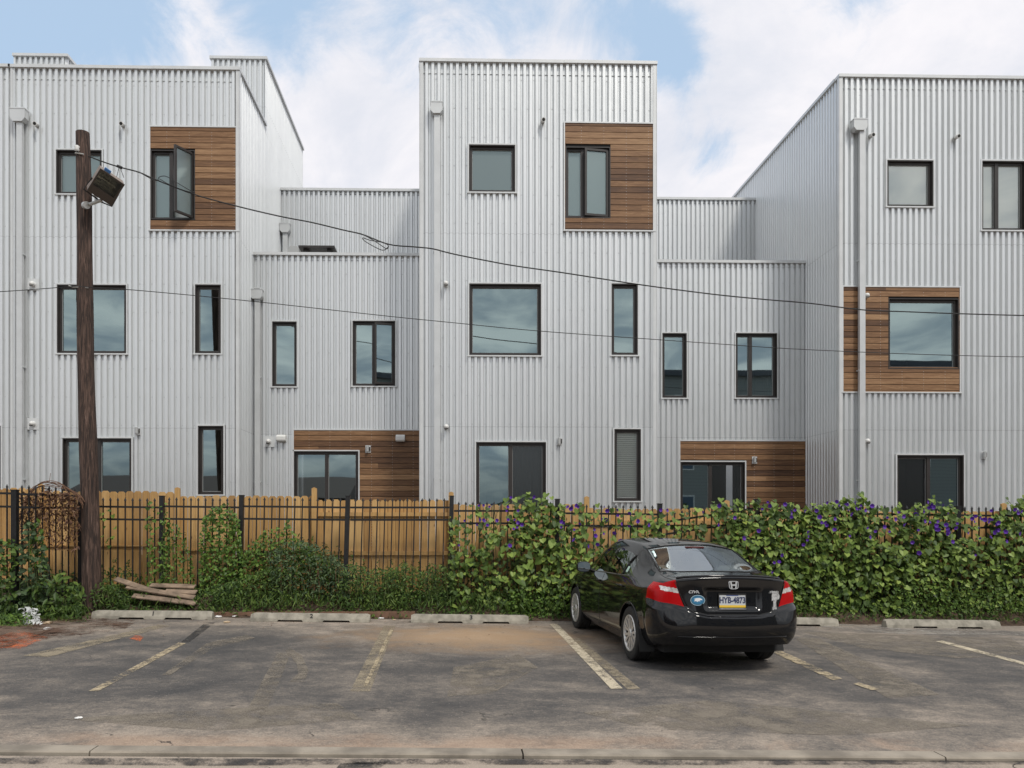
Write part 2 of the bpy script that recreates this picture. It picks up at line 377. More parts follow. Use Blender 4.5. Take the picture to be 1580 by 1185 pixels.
def kerb():
    b = MB(); x = -30.0
    while x < 30:
        L = 3.05; x1 = x+L-.012
        for a, c in ((x, x1),):
            prof = [(KY0, -.2), (KY0, .000), (KY0+.010, .010), (KY1-.01, .010), (KY1, .006), (KY1, -.2)]
            vs = [(a, y, gz(a)+z) for y, z in prof]+[(c, y, gz(c)+z) for y, z in prof]; n = len(prof)
            b.add(vs, [tuple(range(n)), tuple(range(n, 2*n))]+[(i, (i+1) % n, n+(i+1) % n, n+i) for i in range(n)])
        x += L
    return tag(b.build('kerb', plain('kerb_concrete', (.27, .235, .19), .9, 0, .3, 3, .6)), kind='structure')
kerb()
def gpoly(name, mat, pts, dz=.005, kind='structure'):      # painted or worn patch lying on the lot, corners given in plan
    P = [onG(*p) for p in pts]
    b = MB().add([(x, y, gz(x)+dz) for x, y in P], [tuple(range(len(P)))])
    return tag(b.build(name, mat, fix=False), kind=kind)
gpoly('worn_marking', M_OLD, [(35, 1012), (245, 964), (262, 966), (75, 1014)], .004)
gpoly('parking_line', M_PAINT, [(137, 1067), (152, 1067), (287, 993), (275, 992)], .006)
gpoly('worn_marking', M_TAR, [(278, 992), (290, 993), (332, 961), (318, 960)], .004)
gpoly('worn_marking', M_OLD, [(540, 1067), (571, 1067), (610, 966), (592, 966)], .004)
gpoly('parking_line', M_PAINT, [(560, 1060), (566, 1060), (608, 970), (603, 970)], .008)
gpoly('parking_line', M_PAINTW, [(943, 1064), (961, 1063), (860, 963), (848, 963)], .006)
gpoly('worn_marking', M_OLD, [(968, 1064), (988, 1063), (893, 985), (880, 985)], .004)
gpoly('worn_marking', M_SCUFF, [(1226, 985), (1262, 985), (1450, 1072), (1370, 1078)], .004)
gpoly('parking_line', M_PAINT, [(1316, 1056), (1326, 1054), (1357, 1064), (1345, 1066)], .008)
gpoly('parking_line', M_PAINT, [(1190, 1006), (1202, 1003), (1300, 1048), (1284, 1050)], .007)
gpoly('parking_line', M_PAINTW, [(1444, 990), (1454, 989), (1640, 1038), (1640, 1043)], .006)
gpoly('white_residue', M_SCUFFW, [(1262, 967), (1300, 963), (1380, 966), (1500, 971), (1600, 976), (1600, 981), (1400, 979), (1320, 974)], .006)
gpoly('orange_paint', M_ORANGE, [(-10, 1000), (-10, 985), (20, 975), (45, 976), (75, 984), (60, 990), (30, 1002)], .006)
gpoly('orange_paint', M_ORANGE, [(200, 986), (210, 980), (222, 983), (216, 990)], .006)
gpoly('orange_paint', M_ORANGE, [(22, 978), (28, 973), (40, 974), (36, 981)], .008)
gpoly('worn_marking', M_SCUFF, [(370, 1118), (400, 1118), (432, 1050), (448, 1008), (428, 1008), (405, 1050)], .004)
gpoly('worn_marking', M_SCUFF, [(447, 1052), (470, 1053), (476, 1035), (466, 1012), (448, 1000), (440, 1004), (458, 1025), (460, 1040)], .005)
gpoly('worn_marking', M_SCUFF, [(690, 1075), (760, 1070), (830, 1030), (800, 1010), (700, 1030)], .003)
gpoly('worn_marking', M_SCUFF, [(90, 1110), (330, 1128), (560, 1110), (520, 1085), (300, 1096)], .003)
gpoly('worn_marking', M_SCUFF, [(1240, 975), (1560, 985), (1600, 1010), (1480, 1016), (1330, 1000)], .003)
gpoly('worn_marking', M_SCUFF, [(900, 1100), (1100, 1080), (1500, 1120), (1300, 1135), (1000, 1125)], .003)
gpoly('worn_marking', M_SCUFF, [(250, 1042), (262, 1042), (330, 1000), (395, 985), (380, 980), (320, 992)], .004)
def street_patch(pts, name='dark_patch'):
    P = [onG(*p) for p in pts]
    b = MB().add([(x, y, gz(x)-.013) for x, y in P], [tuple(range(len(P)))]); tag(b.build(name, M_TAR, fix=False), kind='structure')
street_patch([(-80, 1166), (1660, 1170), (1660, 1176), (1100, 1177), (600, 1176), (300, 1178), (-80, 1174)])
street_patch([(512, 1190), (524, 1176), (545, 1173), (600, 1172), (585, 1182), (575, 1190)])
# planted strip of soil and the raised yard behind the board fence
def soil_strip():
    xs = np.linspace(-14, 22, 200); ys = np.linspace(12.55, 13.9, 12); vs = []
    for j, y in enumerate(ys):
        for i, x in enumerate(xs):
            t = j/11; z = bed(x, y)+.015*math.sin(x*7+j)*math.cos(x*3.3-j*.8)
            if j == 0: z = gz(x)-.03; y2 = y+.06*math.sin(x*3.7)+.05*math.sin(x*9.1)
            else: y2 = y
            vs.append((x, y2, z))
    n = 200; b = MB().add(vs, [(j*n+i, j*n+i+1, (j+1)*n+i+1, (j+1)*n+i) for j in range(11) for i in range(n-1)])
    o = b.build('soil_bed', M_SOIL, fix=False, smooth=True); tag(o, kind='structure')
soil_strip()
# soil spilling on to the lot at the left corner
P = [onG(*p) for p in [(-60, 1016), (0, 1004), (30, 992), (90, 985), (120, 980), (190, 972), (215, 958), (150, 950), (60, 948), (-60, 948)]]
ctr = (sum(p[0] for p in P)/len(P), sum(p[1] for p in P)/len(P))
b = MB(); b.add([(ctr[0], ctr[1]+.6, gz(ctr[0])+.05)]+[(x, y, gz(x)+.004) for x, y in P], [(0, i+1, (i+1) % len(P)+1) for i in range(len(P))])
tag(b.build('soil_heap', worn_paint('spilled_soil', (.10, .052, .03), .46, .60, 6), fix=False), kind='structure')
b = MB().box(-30, 40, 13.92, 60, -1, .9); tag(b.build('yard', M_SOIL), kind='structure')
# ------------------------------------------------------------------ corrugated buildings
PIT = .130
def profile(s0, s1, phase=0.0, pit=PIT, dep=.055, side=False):
    pts = []; k = math.floor((s0-phase)/pit)-1
    rel = [(0.0, 0.0), (.44, 0.0), (.585, -1.0), (.855, -1.0)]
    if side: dep = .042; rel = [(0.0, 0.0), (.36, 0.0), (.47, -1.0), (.89, -1.0)]
    raw = []
    while phase+k*pit < s1+pit:
        for a, d in rel: raw.append((phase+(k+a)*pit, d*dep))
        k += 1
    def val(s):
        for (a, da), (b_, db) in zip(raw, raw[1:]):
            if a <= s <= b_: return da+(db-da)*(s-a)/(b_-a+1e-9)
        return 0
    pts = [(s0, val(s0))]+[p for p in raw if s0+1e-4 < p[0] < s1-1e-4]+[(s1, val(s1))]
    return pts
def corr(b, s0, s1, z0, z1, mp, holes=(), phase=0.0, screws=True, mi=0, side=False):
    cuts = sorted(set([s0, s1]+[h[0] for h in holes if s0 < h[0] < s1]+[h[1] for h in holes if s0 < h[1] < s1]))
    for a, c in zip(cuts, cuts[1:]):
        mid = (a+c)/2; hs = sorted([(h[2], h[3]) for h in holes if h[0] < mid < h[1]]); iv = []; z = z0
        for h0, h1 in hs:
            if h0 > z: iv.append((z, min(h0, z1)))
            z = max(z, h1)
        if z < z1: iv.append((z, z1))
        pr = profile(a, c, phase, side=side)
        for lo, hi in iv:
            n = len(pr); vs = [mp(s, lo, d) for s, d in pr]+[mp(s, hi, d) for s, d in pr]
            b.add(vs, [(i, i+1, n+i+1, n+i) for i in range(n-1)], mi)
    if screws:
        z = z0+.35; row = 0
        while z < z1-.1:
            k = math.ceil((s0-phase)/PIT)+1
            while phase+(k+.75)*PIT < s1-.1:
                s = phase+(k+.72)*PIT
                if (k+row) % 2 == 0 and not any(h[0]-.04 < s < h[1]+.04 and h[2]-.06 < z < h[3]+.06 for h in holes):
                    r = .0085; b.add([mp(s-r, z-r, -.049), mp(s+r, z-r, -.049), mp(s+r, z+r, -.049), mp(s-r, z+r, -.049), mp(s-r, z-r-.004, -.055), mp(s+r, z-r-.004, -.055)], [(0, 1, 2, 3), (4, 5, 1, 0)], 1)
                k += 1
            z += .61; row += 1
M_SCREW = plain('screw_heads', (.62, .63, .64), .4, .3)
YARD = .9
def front_wall(parent, x0, x1, z0, z1, Y, holes=(), phase=0.0, name='wall'):
    b = MB(); corr(b, x0, x1, z0, z1, lambda s, z, d: (s, Y-d, z), holes, phase)
    return b.build(name, [M_SIDE, M_SCREW], parent, fix=False)
def side_wall(parent, X, y0, y1, z0, z1, sgn, phase=0.0, name='side_wall'):
    b = MB(); corr(b, y0, y1, z0, z1, lambda s, z, d: (X+sgn*d, s, z), (), phase, False, 0, True)
    return b.build(name, [M_SIDE, M_SCREW], parent, fix=False)
def shell(parent, x0, x1, y0, y1, z0, z1, left=True, right=True, roof_drop=.25, name='roof'):
    e = .05; b = MB(); b.quad((x0+e, y0+.04, z1-roof_drop), (x1-e, y0+.04, z1-roof_drop), (x1-e, y1, z1-roof_drop), (x0+e, y1, z1-roof_drop)); b.build(name, M_ROOF, parent, fix=False)
    b = MB(); b.quad((x0, y1, z0), (x1, y1, z0), (x1, y1, z1), (x0, y1, z1))
    if left: b.quad((x0+e, y0+.05, z0), (x0+e, y1, z0), (x0+e, y1, z1-.02), (x0+e, y0+.05, z1-.02))
    if right: b.quad((x1-e, y0+.05, z0), (x1-e, y1, z0), (x1-e, y1, z1-.02), (x1-e, y0+.05, z1-.02))
    zz = z0+.02
    while zz < z1-1: b.quad((x0+e, y0+.3, zz), (x1-e, y0+.3, zz), (x1-e, y1, zz), (x0+e, y1, zz)); zz += 3.1
    b.build('inner_lining', M_ROOM, parent, fix=False)
def coping(parent, pts, z, closed=False):     # pts plan polyline of the parapet
    b = MB()
    for (xa, ya), (xb, yb) in zip(pts, pts[1:]):
        v = Vector((xb-xa, yb-ya, 0)); L = v.length; v.normalize(); q = Matrix((( v.x, -v.y, 0, xa), (v.y, v.x, 0, ya), (0, 0, 1, z), (0, 0, 0, 1)))
        k = 0.0
        while k < L:
            e = min(k+3.05, L); dz = .003*(int(k/3.05) % 2)
            b.box(k-.02 if k == 0 else k+.003, e+(.02 if e == L else 0), -.035, .16, -.03+dz, .035+dz, 0, q); k = e
    return b.build('coping', M_TRIM, parent)
def trim_ring(parent, x0, x1, z0, z1, Y, t=.028, sides='ltrb', proud=.012, name='trim'):
    b = MB(); y0, y1 = Y-proud, Y+.05
    if 't' in sides: b.box(x0-t, x1+t, y0, y1, z1, z1+t)
    if 'b' in sides: b.box(x0-t-.01, x1+t+.01, y0-.012, y1, z0-t, z0)
    if 'l' in sides: b.box(x0-t, x0, y0, y1, z0+.0005, z1-.0005)
    if 'r' in sides: b.box(x1, x1+t, y0, y1, z0+.0005, z1-.0005)
    return b.build(name, M_TRIM, parent)
def sash_mesh(b, w, h, fw=.045, d=.05):
    b.box(0, fw, 0, d, 0, h); b.box(w-fw, w, 0, d, 0, h); b.box(fw, w-fw, 0, d, 0, fw); b.box(fw, w-fw, 0, d, h-fw, h)
def window(parent, Y, x0, x1, z0, z1, mull=None, open_=None, glass=None, trim='ltrb', inner=None, name='window', label=None, screen=None, covering=None):
    """recessed frame with jambs; mull = X of mullion; open_ = ('right', angle) swings the right sash about its right edge"""
    glass = glass or M_GLASS; b = MB(); D0, D1 = Y-.004, Y+.14; F = .05; FB = .045
    # jamb liners, then the inner frame lip
    b.box(x0, x0+.022, D0, D1, z0, z1); b.box(x1-.022, x1, D0, D1, z0, z1); b.box(x0+.022, x1-.022, D0, D1, z1-.022, z1); b.box(x0+.022, x1-.022, D0, D1, z0, z0+.022)
    yf = Y+.055
    b.box(x0+.022, x0+F+.02, yf, D1-.003, z0+.022, z1-.022); b.box(x1-F-.02, x1-.022, yf, D1-.003, z0+.022, z1-.022)
    b.box(x0+F+.02, x1-F-.02, yf, D1-.003, z1-F-.02, z1-.022); b.box(x0+F+.02, x1-F-.02, yf, D1-.003, z0+.022, z0+FB+.02)
    if mull: b.box(mull-.04, mull+.04, yf-.01, D1-.004, z0+.022, z1-.022)
    fr = b.build(name, M_FRAME, parent)
    if label: fr['label'] = label
    cells = [(x0+F+.02, x1-F-.02)] if not mull else [(x0+F+.02, mull-.04), (mull+.04, x1-F-.02)]
    zz0, zz1 = z0+FB+.02, z1-F-.02; yp = Y+.10
    for i, (a, c) in enumerate(cells):
        if open_ and i == len(cells)-1: continue
        g = glass if not (screen is not None and i == screen) else M_SCREEN
        bb = MB(); bb.quad((a, yp, zz0), (c, yp, zz0), (c, yp, zz1), (a, yp, zz1)); bb.build('pane', g, fr, fix=False)
        # thin spacer bead
        bb = MB(); r = .008
        bb.box(a, c, yp-.012, yp-.002, zz0, zz0+r); bb.box(a, c, yp-.012, yp-.002, zz1-r, zz1); bb.box(a, a+r, yp-.012, yp-.002, zz0+r, zz1-r); bb.box(c-r, c, yp-.012, yp-.002, zz0+r, zz1-r)
        bb.build('bead', M_GREYP, fr)
    if open_:
        a, c = cells[-1]; a -= .02; c += .03; wd = c-a; hh = zz1-zz0+.05
        piv = Matrix.Translation((c, Y+.03, zz0-.025)) @ Matrix.Rotation(open_[1], 4, 'Z')   # local x runs from -wd to 0
        bb = MB(); b2 = MB(); sash_mesh(b2, wd, hh); vs = [tuple(piv @ Vector((x-wd, y, z))) for x, y, z in b2.v]; bb.add(vs, b2.f); sa = bb.build('sash', M_FRAME, fr)
        bb = MB(); bb.add([tuple(piv @ Vector(p)) for p in ((-wd+.045, .025, .045), (-.045, .025, .045), (-.045, .025, hh-.045), (-wd+.045, .025, hh-.045))], [(0, 1, 2, 3)])
        bb.build('sash_pane', glass, fr, fix=False)
    if trim: trim_ring(fr, x0, x1, z0, z1, Y, sides=trim)
    iy = Y+(.125 if glass is M_GLASS3 else .19)
    if covering == 'blind':
        bb = MB(); z = zz0
        while z < zz1: bb.add([(x0+.06, iy, z), (x1-.06, iy, z), (x1-.06, iy+.014, z+.040), (x0+.06, iy+.014, z+.040)], [(0, 1, 2, 3)]); z += .045
        bb.build('blind', M_BLIND, fr, fix=False)
    elif covering == 'shade':
        bb = MB(); bb.quad((x0+.03, iy, z0), (x1-.03, iy, z0), (x1-.03, iy, z1), (x0+.03, iy, z1)); bb.build('roller_shade', M_SHADE, fr, fix=False)
    elif isinstance(covering, tuple) and covering[0] == 'half':
        bb = MB(); zc = z1-(z1-z0)*covering[1]; bb.quad((x0+.03, iy, zc), (x1-.03, iy, zc), (x1-.03, iy, z1), (x0+.03, iy, z1)); bb.box(x0+.03, x1-.03, iy-.01, iy+.01, zc-.02, zc); bb.build('roller_shade', M_SHADE, fr, fix=False)
    elif covering and covering[0] == 'curtain':
        a, c = covering[1], covering[2]; n = 60; vs = []
        for z in (z0, z1):
            for i in range(n): vs.append((a+(c-a)*i/(n-1), iy+.08+.04*math.sin(i*.9)+.01*math.sin(i*2.3), z))
        bb = MB().add(vs, [(i, i+1, n+i+1, n+i) for i in range(n-1)]); bb.build('curtain', M_CURT, fr, fix=False, smooth=True)
    return fr
def wpx(px0, py0, px1, py1, Y):
    xa, za = onY(px0, py0, Y); xb, zb = onY(px1, py1, Y); return xa, xb, zb, za
def slider(parent, Y, px0, py0, px1, pmull, trim='tr', **kw):
    x0, z1 = onY(px0, py0, Y); x1, _ = onY(px1, py0, Y); mx = onY(pmull, py0, Y)[0]
    return window(parent, Y, x0, x1, YARD+.02, z1, mull=mx, trim=trim, name='sliding_door', **kw), (x0, x1, YARD, z1)
def cladding(parent, x0, x1, z0, z1, Y, holes=(), trims='ltb'):
    b = MB(); g = .010; z = math.floor(z0/.1285)*.1285
    while z < z1:
        lo, hi = max(z+g, z0), min(z+.1285-g*.2, z1)
        if hi-lo > .01:
            segs = [(x0, x1)]
            for h in holes:
                if h[2] < (lo+hi)/2 < h[3]:
                    segs = [s for a, c in segs for s in ((a, min(c, h[0])), (max(a, h[1]), c)) if s[1]-s[0] > .01]
            for a, c in segs: b.box(a, c, Y, Y+.02, lo, hi)
        z += .1285
    # rows of nail heads
    xx = x0+.35
    while xx < x1:
        z = math.ceil(z0/.1285)*.1285
        while z < z1-.1:
            if not any(h[0]-.02 < xx < h[1]+.02 and h[2]-.02 < z+.06 < h[3]+.02 for h in holes):
                for dz in (.03, .1): b.box(xx-.004, xx+.004, Y-.002, Y+.001, z+dz-.004, z+dz+.004, 1)
            z += .1285
        xx += .48
    o = b.build('wood_cladding', [M_CLAD, M_SCREW], parent)
    # dark batten sheet behind the board gaps, with the same openings
    b = MB(); cuts = sorted(set([x0, x1]+[max(x0, min(x1, v)) for h in holes for v in (h[0], h[1])]))
    for a, c in zip(cuts, cuts[1:]):
        hs = [h for h in holes if h[0] < (a+c)/2 < h[1]]
        if not hs: b.quad((a, Y+.024, z0), (c, Y+.024, z0), (c, Y+.024, z1), (a, Y+.024, z1))
        else:
            h = hs[0]
            if h[3] < z1: b.quad((a, Y+.024, h[3]), (c, Y+.024, h[3]), (c, Y+.024, z1), (a, Y+.024, z1))
            if h[2] > z0: b.quad((a, Y+.024, z0), (c, Y+.024, z0), (c, Y+.024, h[2]), (a, Y+.024, h[2]))
    b.build('backing', M_GAP, o, fix=False)
    trim_ring(o, x0, x1, z0, z1, Y, sides=trims)
    return o
def downpipe(parent, Y, pxl, pxr, ytop, ybot_head, pl, pr, zbot=None):
    x0, z1 = onY(pxl, ytop, Y); x1, z0 = onY(pxr, ybot_head, Y); zbot = YARD if zbot is None else zbot
    a, _ = onY(pl, ytop, Y); c, _ = onY(pr, ytop, Y)
    b = MB().box(a, c, Y-.13, Y-.045, zbot, z0-.002)
    for k in range(3):
        zz = zbot+1.6+k*2.4
        if zz < z0-.5: b.box(a-.015, c+.015, Y-.104, Y-.009, zz, zz+.03)
    dp = b.build('downpipe', M_PIPE, parent)
    ch = .3*(z1-z0); poly = [(x0, z1), (x1, z1), (x1, z0+ch), (x1-ch*.8, z0), (x0+ch*.8, z0), (x0, z0+ch)]
    b = MB().prism(poly, 'y', Y-.175, Y-.012); b.box(x0-.008, x1+.008, Y-.182, Y-.008, z1, z1+.018)
    b.box(x0+.05, x1-.05, Y-.10, Y-.01, z1+.018, z1+.07)
    b.build('collector_head', M_PIPE, dp)
    b = MB().box(x0+.07, x1-.07, Y-.103, Y-.10, z1+.026, z1+.05); b.build('overflow_slot', M_GAP, dp)
def hood_vent(parent, Y, px, py, r=.055, plate=True):
    x, z = onY(px, py, Y); vt = None
    if plate: vt = MB().box(x-.125, x+.125, Y-.012, Y+.0, z-.125, z+.125).build('vent', M_TRIM, parent)
    MM = Matrix.Translation((x, Y-.01, z)) @ Matrix.Rotation(R(90), 4, 'X')
    b = MB().lathe([(r, 0), (r, .05), (r*.92, .075), (r*.5, .10), (.001, .108)], 20, MM)
    h = b.build('vent_hood' if plate else 'vent', M_WHITE, vt if plate else parent, smooth=True)
    b = MB().lathe([(r*.8, 0), (.001, .0)], 16, Matrix.Translation((x, Y-.088, z-.028)) @ Matrix.Rotation(R(55), 4, 'X')); b.build('vent_mouth', M_GAP, vt or h)
def small_cam(parent, Y, px, py):
    x, z = onY(px, py, Y); b = MB(); d = Vector((.12, -1, -.22)).normalized()
    b.tube([(x, Y, z), (x, Y-.05, z)], .045, 14); h = b.build('security_camera', M_GREYP, parent)
    p0 = Vector((x, Y-.05, z)); b = MB().tube([p0-d*.01, p0+d*.085], .046, 16); b.build('camera_body', M_WHITE, h)
    b = MB().tube([p0+d*.0855, p0+d*.088], .033, 14); b.build('lens', M_DARK, h)
def wall_lamp(parent, Y, px, py):
    x, z = onY(px, py, Y)
    b = MB().box(x-.06, x+.06, Y-.014, Y, z-.085, z+.085); h = b.build('wall_lamp', M_TRIM, parent)
    b = MB().tube([(x-.01, Y-.055, z-.06), (x-.01, Y-.055, z+.07)], .032, 16); b.build('lamp_body', M_GREYP, h)
    b = MB().tube([(x+.04, Y-.03, z-.05), (x+.04, Y-.03, z+.05)], .014, 8); b.build('lamp_bracket', M_FRAME, h)
def box_light(parent, Y, px, py):
    x, z = onY(px, py, Y); poly = [(Y, z-.08), (Y, z+.08), (Y-.07, z+.08), (Y-.13, z+.03), (Y-.13, z-.05), (Y-.10, z-.08)]
    b = MB().prism(poly, 'x', x-.105, x+.105); o = b.build('bulkhead_lamp', M_WHITE, parent)
    bm = bmesh.new(); bm.from_mesh(o.data); bmesh.ops.bevel(bm, geom=bm.edges, offset=.008, segments=2, affect='EDGES'); bm.to_mesh(o.data); bm.free()
def holes_of(*hs): return list(hs)
def corner_trim(parent, X, Y, z0, z1, w=.07, sx=1, side=True):
    b = MB(); a, c = sorted((X, X-sx*w)); b.box(a, c, Y-.014, Y-.004, z0, z1)
    if side: a, c = sorted((X+sx*.014, X+sx*.004)); b.box(a, c, Y-.014, Y+w, z0, z1)
    b.build('corner_trim', M_TRIM, parent)
YL, YM, YR = 16.6, 16.2, 16.6
# ---- left house
XLc = onY(369, 300, YL)[0]; TOP = onY(300, 106, YL)[1]
YRL = yat(XLc, 390.5); YRL2 = yat(XLc, 433); XLs = onY(16.5, 300, YL)[0]
YP1 = yat(XLc, 410); YP2 = yat(XLc, 467.5); TOPP = onY(400, 90, YP1)[1]
hL = empty('row_house', (XLs+2.5, YL, YARD), 'corrugated steel row house behind the wooden pole, its top casement swung wide open', 'house', 'corrugated row houses')
wA = wpx(86.6, 231, 157.3, 299.5, YL); wC = wpx(232.5, 231, 301, 339, YL); wcl = wpx(232, 195.5, 367.5, 355.5, YL)
wB = wpx(88, 439, 195, 545.5, YL); wD = wpx(301, 439, 341, 545.5, YL); wE = wpx(305.5, 657, 345, 763, YL)
_, sl = slider(hL, YL, 96.4, 676, 203, 151, covering=None)
front_wall(hL, XLs, XLc, YARD, TOP, YL, [wA, wcl, wB, wD, wE, sl], .03)
window(hL, YL, *wA, glass=M_GLASS2, covering='shade', label='square upper window partly behind the pole')
cladding(hL, *wcl, YL, [wC], 'ltb')
window(hL, YL, *wC, mull=onY(263, 300, YL)[0], open_=('right', R(57)), glass=M_GLASS2, trim='', covering='shade', label='casement window with right sash swung open')
window(hL, YL, *wB, label='big square middle floor window'); window(hL, YL, *wD); window(hL, YL, *wE)
side_wall(hL, XLc, YL, YP2, YARD, TOP, 1)
corner_trim(hL, XLc, YL, YARD, TOP-.03); coping(hL, [(XLs-.02, YL), (XLc, YL)], TOP)
b = MB().box(XLc-.12, XLc+.035, YL+.165, YP1, TOP-.03, TOP+.035); b.build('coping', M_TRIM, hL)
corner_trim(hL, XLs, YL, YARD, TOP-.03, .05, -1, False)
shell(hL, XLs, XLc, YL, YP2+3, YARD, TOP)
# penthouse on it
xp0, _ = onY(325, 90, YP1)
ph = MB(); corr(ph, xp0, XLc-.001, TOP-.2, TOPP, lambda s, z, d: (s, YP1-d, z), (), .03); corr(ph, YP1, YP2, TOP-.2, TOPP, lambda s, z, d: (XLc+d+.002, s, z), (), 0, False, 0, True)
ph.box(xp0, XLc-.05, YP1+.05, YP2, TOP-.2, TOPP-.06)
p_ = ph.build('penthouse', [M_SIDE, M_SCREW], hL, fix=False); coping(p_, [(xp0, YP1), (XLc+.02, YP1)], TOPP); MB().box(XLc-.12, XLc+.04, YP1+.165, YP2, TOPP-.03, TOPP+.035).build('coping', M_TRIM, p_)
downpipe(hL, YL, 22, 45, 174, 193, 30.5, 39); small_cam(hL, YL, 57.7, 194); small_cam(hL, YL, 190, 194)
hood_vent(hL, YL, 51.7, 439); hood_vent(hL, YL, 51.7, 654); wall_lamp(hL, YL, 212.7, 665)
# ---- far left neighbour
hN = empty('row_house', (XLs-3, YL, YARD), 'corrugated steel row house cut off by the left edge of the photo', 'house', 'corrugated row houses')
wN = (XLs-1.2, onY(1.5, 700, YL)[0], YARD+.02, onY(1.5, 657, YL)[1])
front_wall(hN, XLs-6, XLs-.003, YARD, TOP, YL, [wN], .03); window(hN, YL, *wN, trim='ltr'); coping(hN, [(XLs-6, YL), (XLs-.02, YL)], TOP)
side_wall(hN, XLs-6, YL, YP2+3, YARD, TOP, -1); shell(hN, XLs-6, XLs-.003, YL, YP2+3, YARD, TOP)
xq0, _ = onY(21, 90, YP1); xq1, _ = onY(103, 90, YP1)
q = MB(); corr(q, xq0, xq1, TOP-.2, TOPP, lambda s, z, d: (s, YP1-d, z), (), .03); corr(q, YP1, YP1+2, TOP-.2, TOPP, lambda s, z, d: (xq1+d, s, z), ())
q.box(xq0, xq1-.05, YP1+.05, YP1+2, TOP-.2, TOPP-.06)
q_ = q.build('penthouse', [M_SIDE, M_SCREW], hL, fix=False); coping(q_, [(xq0, YP1), (xq1+.02, YP1)], TOPP); MB().box(xq1-.1, xq1+.04, YP1+.165, YP1+2, TOPP-.03, TOPP+.035).build('coping', M_TRIM, q_)
# ---- middle house with the recessed wing on its left
XM0, XM1 = onY(648, 300, YM)[0], onY(1012.5, 300, YM)[0]; TOPM = onY(830, 95.5, YM)[1]
hM = empty('row_house', ((XM0+XM1)/2, YM, YARD), 'projecting middle corrugated steel row house with its recessed lower wing at left', 'house', 'corrugated row houses')
wA = wpx(723.5, 223, 795, 296.7, YM); wcl = wpx(871.6, 189.6, 1009.3, 355.7, YM); wC = wpx(872.5, 226, 942, 336.5, YM)
wB = wpx(724, 437.5, 835, 548.6, YM); wD = wpx(943.4, 437.5, 984, 548, YM); wE = wpx(947.7, 662, 988.8, 773, YM)
sx0, sx1 = onY(735, 700, YM)[0], onY(842, 700, YM)[0]
_, sl = slider(hM, YM, 734.5, 682, 842.5, 788, trim='ltr', screen=1, covering=('curtain', sx0, sx1))
front_wall(hM, XM0, XM1, YARD, TOPM, YM, [wA, wcl, wB, wD, wE, sl], .05)
window(hM, YM, *wA, glass=M_GLASS2, covering=None); cladding(hM, *wcl, YM, [wC], 'ltb')
window(hM, YM, *wC, mull=onY(900, 300, YM)[0], open_=('right', R(9)), glass=M_GLASS2, trim='', covering='shade')
window(hM, YM, *wB); window(hM, YM, *wD); window(hM, YM, *wE, glass=M_GLASS3, covering='blind', label='tall narrow window with white slatted blind')
coping(hM, [(XM0, YM), (XM1, YM)], TOPM); corner_trim(hM, XM1, YM, YARD, TOPM-.03); corner_trim(hM, XM0, YM, YARD, TOPM-.03, .07, -1)
YEND = yat(onY(1295, 300, YR)[0], 1141.5)
side_wall(hM, XM1, YM, YEND, YARD, TOPM, 1); side_wall(hM, XM0, YM, YEND, YARD, TOPM, -1)
MB().box(XM1-.12, XM1+.035, YM+.165, YEND, TOPM-.03, TOPM+.035).build('coping', M_TRIM, hM); MB().box(XM0-.035, XM0+.12, YM+.165, YEND, TOPM-.03, TOPM+.035).build('coping', M_TRIM, hM)
shell(hM, XM0, XM1, YM, YEND, YARD, TOPM)
downpipe(hM, YM, 664.6, 683, 164, 181, 670, 679); small_cam(hM, YM, 837, 188)
hood_vent(hM, YM, 688, 438.7, plate=False); hood_vent(hM, YM, 688.6, 659, plate=False); wall_lamp(hM, YM, 863, 681)
# recessed wing (left)
ZR1 = onY(520, 392.5, YRL)[1]; ZR2 = onY(540, 293, YRL2)[1]
w1 = wpx(420, 496, 458, 596.4, YRL); w2 = wpx(544, 495, 610, 595.7, YRL); wcl = wpx(453.4, 663.7, 648, 900, YRL); wcl = (wcl[0], XM0+.003, YARD, wcl[3])
_, sl = slider(hM, YRL, 453.6, 696, 553, 503.5, trim='tr')
front_wall(hM, XLc+.003, XM0-.003, YARD, ZR1, YRL, [w1, w2, wcl, sl], .02, 'wing_wall'); cladding(hM, wcl[0], XM0-.003, YARD, wcl[3], YRL, [sl], 'lt')
window(hM, YRL, *w1, covering=('half', .33)); window(hM, YRL, *w2, mull=onY(576.5, 500, YRL)[0], open_=('right', R(14)), covering=('half', .33), label='casement window with right sash ajar')
coping(hM, [(XLc+.02, YRL), (XM0-.02, YRL)], ZR1)
b = MB().quad((XLc, YRL+.04, ZR1-.12), (XM0, YRL+.04, ZR1-.12), (XM0, YEND+4, ZR1-.12), (XLc, YEND+4, ZR1-.12)); b.build('terrace_floor', M_ROOF, hM, fix=False)
front_wall(hM, XLc+.003, XM0-.003, ZR1-.12, ZR2, YRL2, (), .0, 'terrace_wall'); coping(hM, [(XLc+.02, YRL2), (XM0-.02, YRL2)], ZR2)
MB().quad((XLc, YRL2+.03, ZR2-.1), (XM0, YRL2+.03, ZR2-.1), (XM0, YEND+4, ZR2-.1), (XLc, YEND+4, ZR2-.1)).build('roof', M_ROOF, hM, fix=False)
MB().quad((XLc+.05, YEND+1, YARD), (XM0-.05, YEND+1, YARD), (XM0-.05, YEND+1, ZR2-.1), (XLc+.05, YEND+1, ZR2-.1)).build('inner_lining', M_ROOM, hM, fix=False)
downpipe(hM, YRL, 389, 407, 450, 464, 395, 403); hood_vent(hM, YRL, 414.7, 681.4); box_light(hM, YRL, 435, 676.5); box_light(hM, YRL, 618, 676.5); wall_lamp(hM, YRL, 568, 693)
downpipe(hM, YRL2, 433.5, 449, 349, 362, 438, 445, ZR1-.1)
